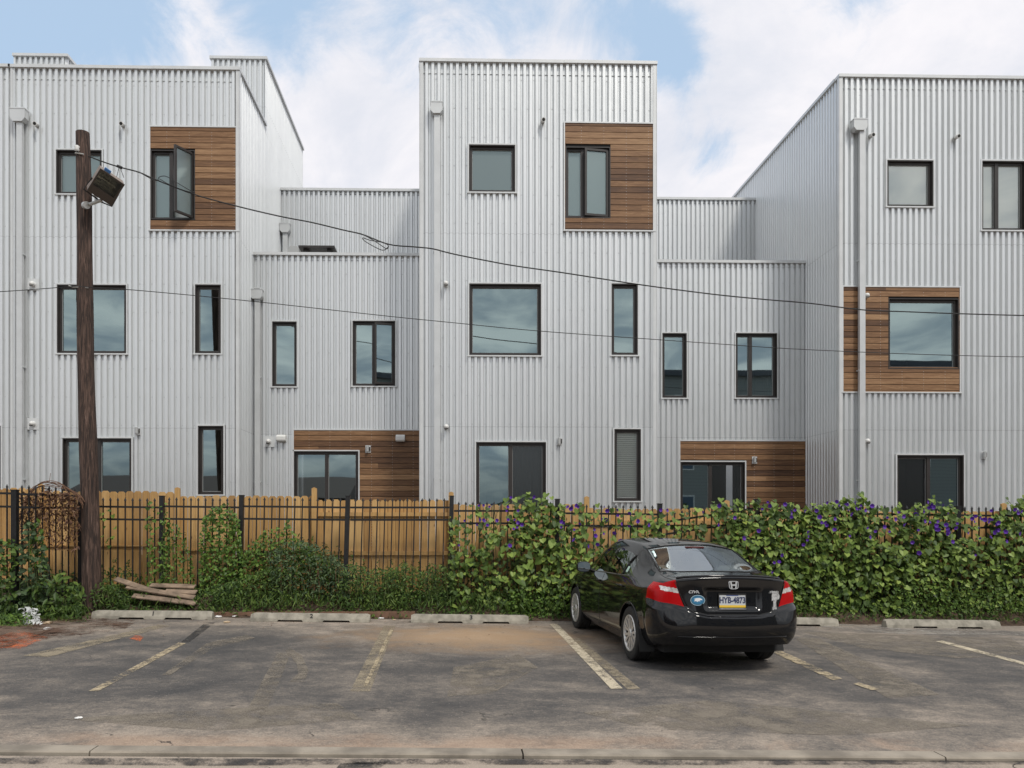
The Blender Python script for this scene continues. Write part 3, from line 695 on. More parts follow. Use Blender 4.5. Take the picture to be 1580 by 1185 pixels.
# things standing on the terrace
x, z = onY(454, 385, YRL+.7); t_ = MB().prism([(x-.13, ZR1-.12), (x+.13, ZR1-.12), (x+.13, z), (x+.07, z+.05), (x-.07, z+.05), (x-.13, z)], 'y', YRL+.6, YRL+.85)
tag(t_.build('roof_vent', M_GREYP), 'small grey hooded box just left of the low terrace bench', 'vent')
x0, z0 = onY(463, 386, YRL+1.2); x1, _ = onY(518, 386, YRL+1.2)
bn = MB().box(x0, x1, YRL+1.0, YRL+1.5, z0, z0+.05); bn.box(x0+.1, x0+.2, YRL+1.1, YRL+1.4, ZR1-.12, z0); bn.box(x1-.2, x1-.1, YRL+1.1, YRL+1.4, ZR1-.12, z0)
tag(bn.build('terrace_bench', M_FRAME), 'dark flat bench top showing above the left terrace parapet', 'bench')
# ---- right house with recessed wing
XRc = onY(1295, 300, YR)[0]; TOPR = onY(1400, 118.5, YR)[1]; YRR = yat(XRc, 1243); YRR2 = yat(XRc, 1166)
hR = empty('row_house', (XRc+2, YR, YARD), 'corrugated steel row house at right with wood panelling around its middle floor window', 'house', 'corrugated row houses')
XR1 = XRc+5.4
wA = wpx(1368.6, 247, 1440, 319, YR); wC = wpx(1515, 248, 1583, 355.5, YR); wcl = wpx(1301, 442.5, 1480.7, 605, YR); wB = wpx(1370.7, 460, 1479.5, 569.6, YR)
_, sl = slider(hR, YR, 1384, 702, 1487, 1434.5, trim='ltr', screen=0)
front_wall(hR, XRc, XR1, YARD, TOPR, YR, [wA, wC, wcl, sl], .01)
window(hR, YR, *wA, glass=M_GLASS3, covering='shade', label='square upper window with pale shade'); window(hR, YR, *wC, mull=onY(1540, 300, YR)[0], glass=M_GLASS3, covering='shade')
cladding(hR, *wcl, YR, [wB], 'ltrb'); window(hR, YR, *wB, trim='')
side_wall(hR, XRc, YR, YEND+.6, YARD, TOPR, -1); corner_trim(hR, XRc, YR, YARD, TOPR-.03, .07, -1); coping(hR, [(XRc, YR), (XR1, YR)], TOPR)
MB().box(XRc-.035, XRc+.12, YR+.165, YEND+.6, TOPR-.03, TOPR+.035).build('coping', M_TRIM, hR); shell(hR, XRc, XR1, YR, YEND+.6, YARD, TOPR); side_wall(hR, XR1, YR, YEND+.6, YARD, TOPR, 1)
downpipe(hR, YR, 1311.5, 1332, 190, 206.5, 1322, 1330.5); small_cam(hR, YR, 1342, 211); small_cam(hR, YR, 1473, 213)
hood_vent(hR, YR, 1335.5, 457, plate=False); hood_vent(hR, YR, 1336.4, 681, plate=False); wall_lamp(hR, YR, 1517.5, 702)
ZQ1 = onY(1130, 404, YRR)[1]; ZQ2 = onY(1090, 307, YRR2)[1]
w1 = wpx(1021.8, 514, 1059.5, 614, YRR); w2 = wpx(1135, 514, 1199, 614, YRR); wcl = wpx(1049.5, 680.5, 1243, 900, YRR); wcl = (wcl[0], XRc-.003, YARD, wcl[3])
_, sl = slider(hR, YRR, 1050, 712.5, 1149.5, 1097, trim='tr', screen=1)
front_wall(hR, XM1+.003, XRc-.003, YARD, ZQ1, YRR, [w1, w2, wcl, sl], .04, 'wing_wall'); cladding(hR, *wcl, YRR, [sl], 'lt')
window(hR, YRR, *w1, covering=None); window(hR, YRR, *w2, mull=onY(1159, 500, YRR)[0])
coping(hR, [(XM1+.02, YRR), (XRc-.02, YRR)], ZQ1)
MB().quad((XM1, YRR+.04, ZQ1-.12), (XRc, YRR+.04, ZQ1-.12), (XRc, YEND+4, ZQ1-.12), (XM1, YEND+4, ZQ1-.12)).build('terrace_floor', M_ROOF, hR, fix=False)
front_wall(hR, XM1+.003, XRc-.003, ZQ1-.12, ZQ2, YRR2, (), .03, 'terrace_wall'); coping(hR, [(XM1+.02, YRR2), (XRc-.02, YRR2)], ZQ2)
MB().quad((XM1, YRR2+.03, ZQ2-.1), (XRc, YRR2+.03, ZQ2-.1), (XRc, YEND+4, ZQ2-.1), (XM1, YEND+4, ZQ2-.1)).build('roof', M_ROOF, hR, fix=False)
MB().quad((XM1+.05, YEND+1, YARD), (XRc-.05, YEND+1, YARD), (XRc-.05, YEND+1, ZQ2-.1), (XM1+.05, YEND+1, ZQ2-.1)).build('inner_lining', M_ROOM, hR, fix=False)
wall_lamp(hR, YRR, 1164, 710)
# ------------------------------------------------------------------ houses across the street (seen in the window glass)
def across(x0, x1, y0, y1, h, mat, mroof, label, wins, gable=False):
    e = empty('house_across', ((x0+x1)/2, y1, 0), label, 'house')
    MB().box(x0, x1, y0, y1, -.5, h).build('wall', mat, e)
    if gable: MB().prism([(y0-.3, h), (y1+.3, h), ((y0+y1)/2, h+1.6)], 'x', x0-.2, x1+.2).build('roof', mroof, e)
    else: MB().box(x0-.2, x1+.2, y0, y1+.25, h+.002, h+.35).build('roof', mroof, e)
    for (a, z0, w_, hh) in wins:
        f = MB().box(a, a+w_, y1, y1+.05, z0, z0+hh).build('window', M_TRIM, e); MB().box(a+.08, a+w_-.08, y1+.05, y1+.055, z0+.08, z0+hh-.08).build('pane', plain('dark_pane', (.05, .09, .14), .1), f)
def clap(name, c):
    m, t = newmat(name); sp = t.n('ShaderNodeSeparateXYZ', Vector=t.co); k = t.math('FRACT', t.math('MULTIPLY', sp.outputs[2], 5.0))
    t.L.new(t.mix(t.ss(k, .0, .2), tuple(x*.5 for x in c), c), t.p.inputs['Base Color']); t.p.inputs['Roughness'].default_value = .8; return m
across(9.5, 34, -24, -13, 11.0, clap('grey_clapboard', (.24, .26, .26)), plain('slate_roof', (.07, .08, .10), .7), 'three storey grey clapboard house across the street seen only in the right windows', [(11+i*3.4, z, 1.3, 1.7) for i in range(6) for z in (1.5, 4.8, 8.0)])
across(-24, -7, -24, -14, 3.0, clap('brick_red_wall', (.06, .05, .047)), plain('red_roof', (.07, .045, .04), .7), 'low brick red gabled house across the street seen only in the left windows', [(-22+i*3.4, 1.4, 1.3, 1.5) for i in range(4)], True)
# ------------------------------------------------------------------ fences
YF, YW = 13.30, 13.78
def board_fence():
    e = empty('board_fence', (0, YW, gz(0)), 'honey coloured dog-eared board fence running behind the black iron railing', 'fence')
    bounds = [-150, 68, 277, 487, 697, 905, 1120, 1330, 1545, 1760]
    tops = [753, 758, 765, 771.5, 778.5, 784.5, 787, 789, 791]
    for k, (a, c) in enumerate(zip(bounds, bounds[1:])):
        xa, _ = onY(a, 780, YW); xc, _ = onY(c, 780, YW); zt = onY((a+c)/2, tops[k], YW)[1]
        b = MB(); x = xa+.004; front = k in (3, 5)
        while x < xc-.03:
            w_ = min(.140, xc-x)-.006*random.random()-.003; zz = zt+random.uniform(-.012, .012); y = YW+random.uniform(-.004, .004); z0 = gz(x)+.05; c_ = .032
            tl = random.uniform(-.004, .004)
            b.prism([(x+tl, z0), (x+w_+tl, z0), (x+w_, zz-c_), (x+w_-c_, zz), (x+c_, zz), (x, zz-c_)], 'y', y, y+.018); x += .1435
        pn = b.build('board_panel', M_FENCE, e)
        yr0, yr1 = (YW-.045, YW-.006) if front else (YW-.042, YW-.006)
        b = MB()
        for pz in ((tops[k]+22), (tops[k]+82), (tops[k]+142)):
            z = onY((a+c)/2, pz, YW)[1]
            if not front and pz < tops[k]+60: continue
            b.box(xa+.01, xc-.05, yr0, yr1, z-.035, z+.035 if front else z-.012)
        b.build('rail', M_FENCE, e)
        xp = xc-.05 if k else xc-.05
        b = MB(); zp = zt+.13 if k in (2, 3, 4, 5, 7) else zt+.05
        b.box(xp-.005, xp+.085, YW-.095, YW-.047, gz(xp), zp); b.prism([(xp-.005, zp), (xp+.085, zp), (xp+.04, zp+.02)], 'y', YW-.095, YW-.047); b.build('post', M_FENCE, e)
board_fence()
def iron_fence():
    e = empty('iron_railing', (2, YF, gz(2)), 'black iron spear-topped railing with square posts, sagging beside the parked car', 'fence')
    posts = [125, 250, 373, 537, 697, 860, 1018, 1167, 1320, 1478, 1640]
    lean = [0, .0, .04, .07, .05, .02, .03, .0, .02, .0, 0]
    def pk(b, xb, zb, xt, zt, yb, yt, r=.0095):
        n = Vector((xt-xb, yt-yb, zt-zb)); q = [(xb-r, yb-r), (xb+r, yb-r), (xb+r, yb+r), (xb-r, yb+r)]
        vs = [(x, y, zb) for x, y in q]+[(x+n.x, y+n.y, zt-.06) for x, y in q]; b.add(vs, [(0, 1, 5, 4), (1, 2, 6, 5), (2, 3, 7, 6), (3, 0, 4, 7)])
        x, y, z = xt, yt, zt-.06   # spear head
        b.add([(x-.011, y-.011, z), (x+.011, y-.011, z), (x+.011, y+.011, z), (x-.011, y+.011, z), (x-.023, y, z+.012), (x+.023, y, z+.012), (x, y, z+.06)], [(0, 4, 6), (1, 5, 6), (0, 1, 6), (2, 3, 6), (3, 4, 6), (2, 5, 6), (0, 1, 5, 4), (2, 3, 4, 5)])
    P = []
    for px, ln in zip(posts, lean):
        x, _ = onY(px, 780, YF); P.append((x, ln))
    tops = {125: 770, 250: 770, 373: 769, 537: 770, 697: 770, 860: 775, 1018: 782, 1167: 775, 1320: 786, 1478: 786, 1640: 788}
    for i, px in enumerate(posts):
        x, ln = P[i]; zt = onY(px, tops[px]-4, YF)[1]; z0 = gz(x)-.05; r = .038; dx = -ln*.9
        if px == 1167: dx = .13
        b = MB(); b.add([(x+dx-r, YF-r, z0), (x+dx+r, YF-r, z0), (x+dx+r, YF+r, z0), (x+dx-r, YF+r, z0), (x-r, YF-r, zt), (x+r, YF-r, zt), (x+r, YF+r, zt), (x-r, YF+r, zt)], [(0, 1, 5, 4), (1, 2, 6, 5), (2, 3, 7, 6), (3, 0, 4, 7), (4, 5, 6, 7)])
        b.box(x-r-.006, x+r+.006, YF-r-.006, YF+r+.006, zt, zt+.014); b.build('post', M_IRON, e)
    for i in range(len(posts)-1):
        (xa, la), (xc, lc) = P[i], P[i+1]; pa, pc = posts[i], posts[i+1]
        za, zc = onY(pa, 783 if pa < 1000 else 783+(pa-1000)*.014, YF)[1], onY(pc, 783 if pc < 1000 else 783+(pc-1000)*.014, YF)[1]
        if pa < 500: za += .02
        sag = 0
        if pa == 860: zc -= .06; za -= .04
        if pa == 1018: za -= .20; zc += .07
        if pa >= 697: za -= .06; zc -= .06
        b = MB(); n = round((xc-xa)/.1265)
        def top(t): return za+(zc-za)*t
        for t0, dz in ((0, 0), (0, -.215), (0, -1.55)):
            b.add([(xa+.04, YF-.015, top(0)+dz-.017), (xc-.04, YF-.015, top(1)+dz-.017), (xc-.04, YF-.015, top(1)+dz+.017), (xa+.04, YF-.015, top(0)+dz+.017), (xa+.04, YF+.015, top(0)+dz-.017), (xc-.04, YF+.015, top(1)+dz-.017), (xc-.04, YF+.015, top(1)+dz+.017), (xa+.04, YF+.015, top(0)+dz+.017)], [(0, 1, 2, 3), (3, 2, 6, 7), (0, 4, 5, 1), (4, 7, 6, 5)])
        for k in range(1, n):
            t = k/n; x = xa+(xc-xa)*t; zt = top(t)+.165; ln = (la+(lc-la)*t)*.9+(.06*t if pa == 1018 else 0); pk(b, x-ln, gz(x)+.08, x, zt, YF, YF)
        b.build('railing_panel', M_IRON, e)
    # return leg towards the street at the left
    x0, y0 = P[0][0], YF; y1 = 12.35; x1 = onY(23, 780, y1)[0]; x2, y2 = x1-.25-1.0, 11.3
    for (xa, ya), (xc, yc), dz0 in (((x0, y0), (x1, y1), 0), ((x1, y1), (x2, y2), .0)):
        b = MB(); v = Vector((xc-xa, yc-ya, 0)); L = v.length; v.normalize(); n = round(L/.11); zt0 = onY(23, 757, 12.35)[1] if dz0 == 0 else 0
        q = Matrix(((v.x, -v.y, 0, xa), (v.y, v.x, 0, ya), (0, 0, 1, 0), (0, 0, 0, 1)))
        for zr in (1.98, 1.77, .35): b.box(.04, L-.04, -.015, .015, zr+gz(xa)-.017, zr+gz(xa)+.017, 0, q)
        for k in range(1, n):
            t = k/n; x, y = xa+(xc-xa)*t, ya+(yc-ya)*t; pk(b, x, gz(x)+.08, x, 2.13+gz(x), y, y)
        b.build('railing_panel', M_IRON, e)
    for x, y in ((x1, y1), (x2, y2)):
        MB().box(x-.043, x+.043, y-.043, y+.043, gz(x)-.05, onY(23, 757, y1)[1]).box(x-.05, x+.05, y-.05, y+.05, onY(23, 757, y1)[1]+.001, onY(23, 757, y1)[1]+.016).build('post', M_IRON, e)
    return x1, y1, x0
iron_fence()
# ------------------------------------------------------------------ pole, floodlight, wires
YP = 12.9
xb, _ = onY(142.5, 900, YP); xt, zt = onY(127, 205, YP+.2); xm, zm = onY(130, 440, YP)
pts = []; rs = []; r0, r1 = .155, .112
for i in range(40):
    t = i/39; z = gz(xb)-.05+(zt-gz(xb)+.05)*t; x = xb+(xt-xb)*(t**.9); pts.append((x+.012*math.sin(t*9), YP+.2*t, z)); rs.append(r0+(r1-r0)*t+.004*math.sin(t*23))
b = MB().tube(pts, rs, 20); pole = b.build('utility_pole', M_POLE, smooth=False); smooth_by_angle(pole, 50)
tag(pole, 'dark creosoted wooden utility pole leaning slightly at the left', 'pole')
YPt = YP+.2
def P3(px, py, Y): x, z = onY(px, py, Y); return Vector((x, Y, z))
M_ALU = plain('galvanised', (.5, .5, .48), .4, .6)
b = MB(); a = P3(119, 229, YPt-.13); b.lathe([(.02, -.05), (.045, -.03), (.03, 0), (.045, .03), (.02, .05)], 12, Matrix.Translation(a)); b.build('insulator', M_WHITE, pole, smooth=True)
b = MB().tube([P3(116, 236, YPt-.13), P3(129, 238, YPt-.14)], .012, 6); b.build('bracket', M_ALU, pole)
b = MB().tube([P3(106, 441, YPt-.2), P3(113, 443, YPt-.19), P3(122, 443, YPt-.17), P3(136, 444, YPt-.17)], .010, 6); b.build('bracket', M_ALU, pole)
b = MB().tube([P3(118, 444, YPt-.16), P3(118, 466, YPt-.16)], .006, 6); b.build('ground_wire', M_DARK, pole)
def floodlight():
    c = P3(163, 287, YP-.15)
    e = empty('floodlight', P3(137, 316, YP), 'square bronze floodlight tilted downward on a bracket of the wooden pole', 'floodlight')
    d = 1/91.0
    # local frame: x right (along photo), y depth, z up; face normal points right, towards the viewer and down
    M = Matrix.Translation(c) @ Matrix.Rotation(R(28), 4, 'Y') @ Matrix.Rotation(R(40), 4, 'Z') @ Matrix.Rotation(R(18), 4, 'X')
    w, h, dp = .20, .205, .42
    def pr(b, lst, mi=0): b.add([tuple(M @ Vector(v)) for v in lst[0]], lst[1], mi)
    b = MB(); f = [(-w, -.08, -h), (w, -.08, -h), (w, -.08, h), (-w, -.08, h)]; bk = [(-w*.75, dp-.1, -h*.6), (w*.75, dp-.1, -h*.6), (w*.75, dp-.1, h*.75), (-w*.75, dp-.1, h*.75)]; md = [(-w, .17, -h), (w, .17, -h), (w, .17, h), (-w, .17, h)]
    pr(b, (f+md+bk, [(0, 4, 5, 1), (1, 5, 6, 2), (2, 6, 7, 3), (3, 7, 4, 0), (4, 8, 9, 5), (5, 9, 10, 6), (6, 10, 11, 7), (7, 11, 8, 4), (8, 11, 10, 9)]))
    b.build('housing', plain('bronze_paint', (.25, .195, .16), .5, .1, .15, 8), e)
    b = MB(); t = .022
    for x0, x1, z0, z1 in ((-w-.006, w+.006, h-t, h+.006), (-w-.006, w+.006, -h-.006, -h+t), (-w-.006, -w+t, -h+t, h-t), (w-t, w+.006, -h+t, h-t)): b.box(x0, x1, -.10, -.075, z0, z1, 0, M)
    b.box(-w+t, w-t, -.097, -.08, -h+t, -h*.38, 0, M); b.build('rim', plain('dark_bronze', (.06, .045, .035), .45), e)
    b = MB(); pr(b, ([(-w+t, -.09, -h*.38), (w-t, -.09, -h*.38), (w-t, -.09, h-t), (-w+t, -.09, h-t)], [(0, 1, 2, 3)])); b.build('lens', glass_mat('lamp_glass', 0, (.6, .62, .58), .1, (.55, .55, .5)), e, fix=False)
    b = MB(); b.tube([M @ Vector((-.1, .0, .03)), M @ Vector((.1, .0, .03))], .035, 10); b.build('bulb', plain('bulb_glass', (.5, .5, .45), .2), e)
    b = MB(); n = 8; vs = []
    for i in range(n+1):
        u = -h*.3+(h*1.2)*i/n; vs += [(-w+.04, .02+.10*(1-((i/n)*2-1)**2), u), (w-.04, .02+.10*(1-((i/n)*2-1)**2), u)]
    pr(b, (vs, [(2*i, 2*i+1, 2*i+3, 2*i+2) for i in range(n)])); b.build('reflector', plain('reflector', (.6, .6, .56), .25, .9), e, fix=False)
    b = MB(); b.tube([P3(131, 317, YP+.05), P3(140, 315, YP-.12), P3(150, 311, YP-.1), P3(157, 309, YP-.1)], .028, 10); b.build('arm', M_ALU, e)
    b = MB(); b.tube([P3(131, 317, YP-.07), P3(134, 316.5, YP-.12)], .06, 14); b.build('mounting_plate', M_ALU, e)
    b = MB(); b.tube([M @ Vector((-w-.01, .08, -.02)), M @ Vector((-w-.03, .06, -h-.05)), M @ Vector((w*.4, .06, -h-.07)), M @ Vector((w+.03, .02, -h-.03)), M @ Vector((w+.02, .02, .0))], .012, 6); b.build('yoke', M_DARK, e)
    b = MB(); b.box(-w+.06, -w+.16, -.03, .03, h+.006, h+.05, 0, M); b.build('photocell', plain('blue_cap', (.06, .18, .42), .5), e)
floodlight()
def cat(pts, n=8):
    P = [Vector(p) for p in pts]; P = [2*P[0]-P[1]]+P+[2*P[-1]-P[-2]]; out = []
    for i in range(1, len(P)-2):
        for k in range(n):
            t = k/n; out.append(.5*((2*P[i])+(-P[i-1]+P[i+1])*t+(2*P[i-1]-5*P[i]+4*P[i+1]-P[i+2])*t*t+(-P[i-1]+3*P[i]-3*P[i+1]+P[i+2])*t**3))
    return out+[P[-2]]
M_CABLE = plain('black_cable', (.015, .015, .015), .6)
up = [(129, 238), (160, 250), (185, 258), (215, 266), (240, 277), (300, 300), (365, 318), (433, 334), (480, 343), (530, 355), (560, 362), (600, 377), (640, 381), (668, 384), (700, 392), (760, 404), (800, 411), (870, 421), (940, 432), (1000, 441), (1100, 454), (1180, 462), (1250, 468), (1330, 478), (1400, 481), (1480, 484), (1590, 487), (1750, 490)]
wy = lambda px: 13.05+(px-129)/1450*1.0
w1 = MB().tube(cat([P3(a, c, wy(a)) for a, c in up], 5), .011, 6).build('overhead_cable', M_CABLE, smooth=True)
tag(w1, 'thick sagging overhead cable with a loop, starting near the pole top', 'cable')
b = MB().tube(cat([P3(a, c, wy(a)-.03) for a, c in ((556, 360), (575, 370), (590, 380), (597, 384), (599, 379), (590, 374), (572, 371), (560, 367), (563, 372), (580, 382), (592, 386), (600, 380))], 6), .007, 6); b.build('cable_loop', M_CABLE, w1, smooth=True)
b = MB().tube(cat([P3(a, c, wy(a)-.03) for a, c in ((215, 266), (240, 279), (246, 273), (256, 272), (270, 280), (290, 292), (300, 297), (285, 294), (262, 285), (246, 276))], 6), .006, 6); b.build('cable_tail', M_CABLE, w1, smooth=True)
b = MB().tube([P3(184, 257, wy(184)), P3(180, 273, wy(180))], .005, 5).tube([P3(185, 257, wy(184)), P3(191, 274, wy(180))], .005, 5).tube([P3(181, 256, wy(184)-.02), P3(188, 259, wy(184)-.02)], .025, 8); b.build('cable_tie', M_CABLE, w1)
lo = [(-120, 456), (0, 450), (60, 446), (112, 442), (136, 443), (200, 447), (300, 456), (400, 466), (500, 477), (600, 488), (700, 498), (800, 508), (900, 516), (1000, 523), (1100, 530), (1200, 537), (1300, 542), (1400, 546), (1500, 549), (1600, 551), (1760, 553)]
w2 = MB().tube(cat([P3(a, c, 12.75+max(0, a-124)/1450*1.0) for a, c in lo], 4), .0065, 6).build('overhead_wire', M_CABLE, smooth=True)
tag(w2, 'thin overhead wire crossing lower down from the left edge to the right edge', 'wire')
# ------------------------------------------------------------------ wheel stops
def wheel_stop(px, py, num, rot, label):
    x, y = onG(px, py); e = empty('wheel_stop', (0, 0, 0), label, 'wheel stop', 'concrete wheel stops')
    L = .945; h = .125; prof = [(-.095, 0), (-.088, .05), (-.055, h), (.055, h), (.088, .05), (.095, 0)]
    b = MB(); xs = [-L, -L+.05, -.52, -.50, -.13, -.11, .20, .22, .62, .64, L-.05, L]
    def sec(xx):
        s = .86 if abs(abs(xx)-L) < .001 else 1.0
        cut = .03 if (-.51 < xx < -.12) or (.21 < xx < .63) else 0
        return [(xx, p*s, max(q*s, cut) if q*s < .045 else q*s) for p, q in prof]
    n = 6; vs = sum([sec(xx) for xx in xs], [])
    fs = [(i*n+j, i*n+(j+1) % n, (i+1)*n+(j+1) % n, (i+1)*n+j) for i in range(len(xs)-1) for j in range(n)]+[tuple(range(n)), tuple(range((len(xs)-1)*n, len(xs)*n))]
    b.add(vs, fs); body = b.build('block', M_CONC, e); body.location = (0, 0, 0)
    for sx in (-.62, .62):
        k = MB().tube([(sx, 0, h), (sx, 0, h+.002)], .014, 10).build('bolt_hole', M_DARK, body)
    if num:
        an = math.atan2(.075, .033); M = Matrix.Translation((.02, -.0735, .0885)) @ Matrix.Rotation(an, 4, 'X')
        text_mesh(num, .095, .001, M, 'painted_number', M_DARK, body, .0035)
    e.location = (x, y+.10, gz(x)+.002); e.rotation_euler = (0, SL, rot)
    return e
for a in ((233, 956, '1', R(1.5), 'weathered concrete wheel stop painted 1 at the left beside the pole'), (478, 960, '2', 0, 'weathered concrete wheel stop painted 2, in the bay left of centre'), (725, 962, '3', 0, 'concrete wheel stop painted 3, before the blooming vine left of the car'), (1207, 966, '', 0, 'concrete wheel stop half hidden by the rear of the black car'), (1458, 970, '', 0, 'unnumbered concrete wheel stop at the right end by the dense vines')): wheel_stop(*a)
# ------------------------------------------------------------------ car
def car():
    lab = 'glossy black four door sedan parked nose in, round blue sticker on its boot lid'
    e = empty('parked_car', (0, 0, 0), lab, 'car')
    e.rotation_mode = 'XYZ'
    def side(y, W_, rows): return [(x*W_, y, z) for x, z in rows]
    st = []
    def S_(yl, xs, zs, top):
        ys = yl if isinstance(yl, list) else [yl]*6
        st.append([Vector((x, y, z)) for x, y, z in zip(xs, ys, zs)]+[Vector(t) for t in top])
    S_([2.0, 2.06, 2.10, 2.10, 2.06, 2.0], [.66, .70, .72, .72, .70, .66], [.20, .28, .40, .52, .62, .70], [(.55, 2.12, .74), (.42, 2.20, .75), (.21, 2.25, .76), (0, 2.27, .76)])
    S_(1.80, [.76, .82, .84, .845, .835, .79], [.19, .28, .46, .60, .72, .81], [(.66, 1.82, .86), (.5, 1.85, .88), (.25, 1.88, .90), (0, 1.9, .90)])
    S_(1.35, [.79, .855, .875, .875, .86, .81], [.19, .29, .48, .66, .80, .88], [(.70, 1.35, .945), (.5, 1.35, .97), (.25, 1.35, .985), (0, 1.35, .99)])
    S_(1.00, [.795, .86, .877, .873, .855, .80], [.19, .29, .49, .67, .82, .925], [(.745, .98, .975), (.69, 1.03, 1.00), (.36, 1.20, 1.02), (0, 1.26, 1.025)])
    S_(.42, [.80, .86, .878, .872, .85, .795], [.19, .29, .50, .68, .83, .945], [(.625, .40, 1.30), (.575, .43, 1.355), (.31, .38, 1.425), (0, .34, 1.44)])
    S_(.02, [.80, .86, .878, .871, .848, .79], [.19, .29, .50, .68, .835, .955], [(.605, .0, 1.365), (.545, .02, 1.42), (.30, .02, 1.457), (0, .02, 1.468)])
    S_(-.08, [.80, .86, .878, .871, .848, .79], [.19, .29, .50, .68, .837, .958], [(.603, -.11, 1.368), (.543, -.08, 1.423), (.30, -.08, 1.46), (0, -.08, 1.471)])
    S_(-.62, [.80, .86, .878, .871, .848, .79], [.19, .29, .50, .69, .845, .972], [(.603, -.62, 1.345), (.543, -.65, 1.41), (.30, -.68, 1.445), (0, -.70, 1.456)])
    S_([-1.05, -1.05, -1.05, -1.06, -1.08, -1.12], [.80, .86, .878, .872, .850, .79], [.19, .29, .50, .70, .86, .99], [(.645, -.98, 1.23), (.56, -1.04, 1.345), (.30, -1.10, 1.40), (0, -1.12, 1.412)])
    S_([-1.45, -1.45, -1.45, -1.47, -1.50, -1.58], [.79, .855, .877, .875, .855, .785], [.20, .31, .52, .72, .88, .995], [(.715, -1.63, 1.045), (.625, -1.70, 1.080), (.33, -1.80, 1.10), (0, -1.83, 1.105)])
    S_([-1.86, -1.88, -1.92, -1.94, -1.92, -1.90], [.78, .835, .855, .85, .835, .765], [.26, .37, .56, .875, .935, .985], [(.69, -1.92, 1.045), (.5, -1.99, 1.07), (.26, -2.01, 1.085), (0, -2.01, 1.09)])
    S_([-2.10, -2.14, -2.16, -2.16, -2.15, -2.13], [.73, .80, .815, .81, .80, .74], [.31, .39, .56, .80, .90, .985], [(.645, -2.21, 1.035), (.46, -2.255, 1.06), (.23, -2.275, 1.072), (0, -2.285, 1.076)])
    xr = [.64, .46, .23, 0]
    rear = {5: st[-1][5:]}
    for h, zz, ys, xs_ in ((4, (.89, .875, .87, .87), (-2.225, -2.255, -2.27, -2.275), (.59, .45, .23, 0)), (3, (.745, .675, .65, .645), (-2.25, -2.285, -2.30, -2.305), (.505, .43, .23, 0)), (2, (.54,)*4, (-2.265, -2.305, -2.325, -2.33), xr), (1, (.41,)*4, (-2.25, -2.29, -2.31, -2.315), xr), (0, (.32,)*4, (-2.18, -2.22, -2.24, -2.245), xr)):
        rear[h] = [st[-1][h]]+[Vector((x, y, q)) for x, y, q in zip(xs_, ys, zz)]
    front = {5: st[0][5:]}
    for h, z, y in ((4, .62, 2.22), (3, .52, 2.27), (2, .40, 2.29), (1, .28, 2.27), (0, .20, 2.2)): front[h] = [st[0][h]]+[Vector((x, y-.25*x*x, z)) for x in (.56, .42, .21, 0)]
    bm = bmesh.new(); cache = {}
    def V(p):
        k = (round(p.x, 4), round(p.y, 4), round(p.z, 4))
        if k not in cache: cache[k] = bm.verts.new(p)
        return cache[k]
    BODY, GLASS, FD, RD, BUMP, LAMP, TRUNK, HOOD, BACKL, WIND, ROOFP = range(11)
    def face(pts, mi):
        for sgn in (1, -1):
            q = [V(Vector((p.x*sgn if abs(p.x) > 1e-6 else 0, p.y, p.z))) for p in pts]
            if sgn < 0: q = q[::-1]
            if len(set(q)) < 3: continue
            try: f = bm.faces.new(q); f.material_index = mi
            except ValueError: pass
    ns = len(st)
    for i in range(ns-1):
        for r in range(9):
            mi = BODY
            if r == 5 and 3 <= i <= 7 and i != 5: mi = GLASS
            if r <= 4 and r >= 1:
                if 3 <= i <= 4: mi = FD
                elif 5 <= i <= 7: mi = RD if i > 5 else FD
            if r >= 7 and i == 3: mi = WIND
            if r >= 7 and i == 8: mi = BACKL
            if r >= 6 and 4 <= i <= 7: mi = ROOFP
            if r >= 7 and i >= 9: mi = TRUNK
            if r >= 6 and i <= 2: mi = HOOD
            if i == ns-2 and r in (3, 4): mi = LAMP
            if i == ns-2 and r < 3: mi = BUMP
            face([st[i][r], st[i+1][r], st[i+1][r+1], st[i][r+1]], mi)
    for h in range(5):
        for c in range(4):
            mi = TRUNK if h >= 3 else BUMP
            if h >= 3 and c == 0: mi = LAMP
            face([rear[h][c], rear[h][c+1], rear[h+1][c+1], rear[h+1][c]], mi)
            face([front[h][c+1], front[h][c], front[h+1][c], front[h+1][c+1]], BODY)
    bmesh.ops.recalc_face_normals(bm, faces=bm.faces)
    cr = bm.edges.layers.float.new('crease_edge')
    def crease(a, b_, v):
        for sgn in (1, -1):
            k1 = (round(a.x*sgn if abs(a.x) > 1e-6 else 0, 4), round(a.y, 4), round(a.z, 4)); k2 = (round(b_.x*sgn if abs(b_.x) > 1e-6 else 0, 4), round(b_.y, 4), round(b_.z, 4))
            if k1 in cache and k2 in cache:
                ed = bm.edges.get((cache[k1], cache[k2]))
                if ed: ed[cr] = v
    for c in range(4): crease(rear[5][c], rear[5][c+1], .75); crease(rear[3][c], rear[3][c+1], .8)
    for i in range(3, ns-1): crease(st[i][5], st[i+1][5], .35)
    for i in range(3, 9): crease(st[i][7], st[i+1][7], .4)
    for i in range(ns-1): crease(st[i][4], st[i+1][4], .35)
    for r in (7, 8): crease(st[8][r], st[8][r+1], .3); crease(st[9][r], st[9][r+1], .6); crease(st[3][r], st[3][r+1], .6)
    me = bpy.data.meshes.new('cage'); bm.to_mesh(me); bm.free()
    for k in range(11): me.materials.append(None)
    o = bpy.data.objects.new('cage', me); COL.objects.link(o); md = o.modifiers.new('s', 'SUBSURF'); md.levels = 4; md.render_levels = 4
    bpy.context.view_layer.update(); dm = bpy.data.meshes.new_from_object(o.evaluated_get(bpy.context.evaluated_depsgraph_get()))
    bpy.data.objects.remove(o)
    bm = bmesh.new(); bm.from_mesh(dm)
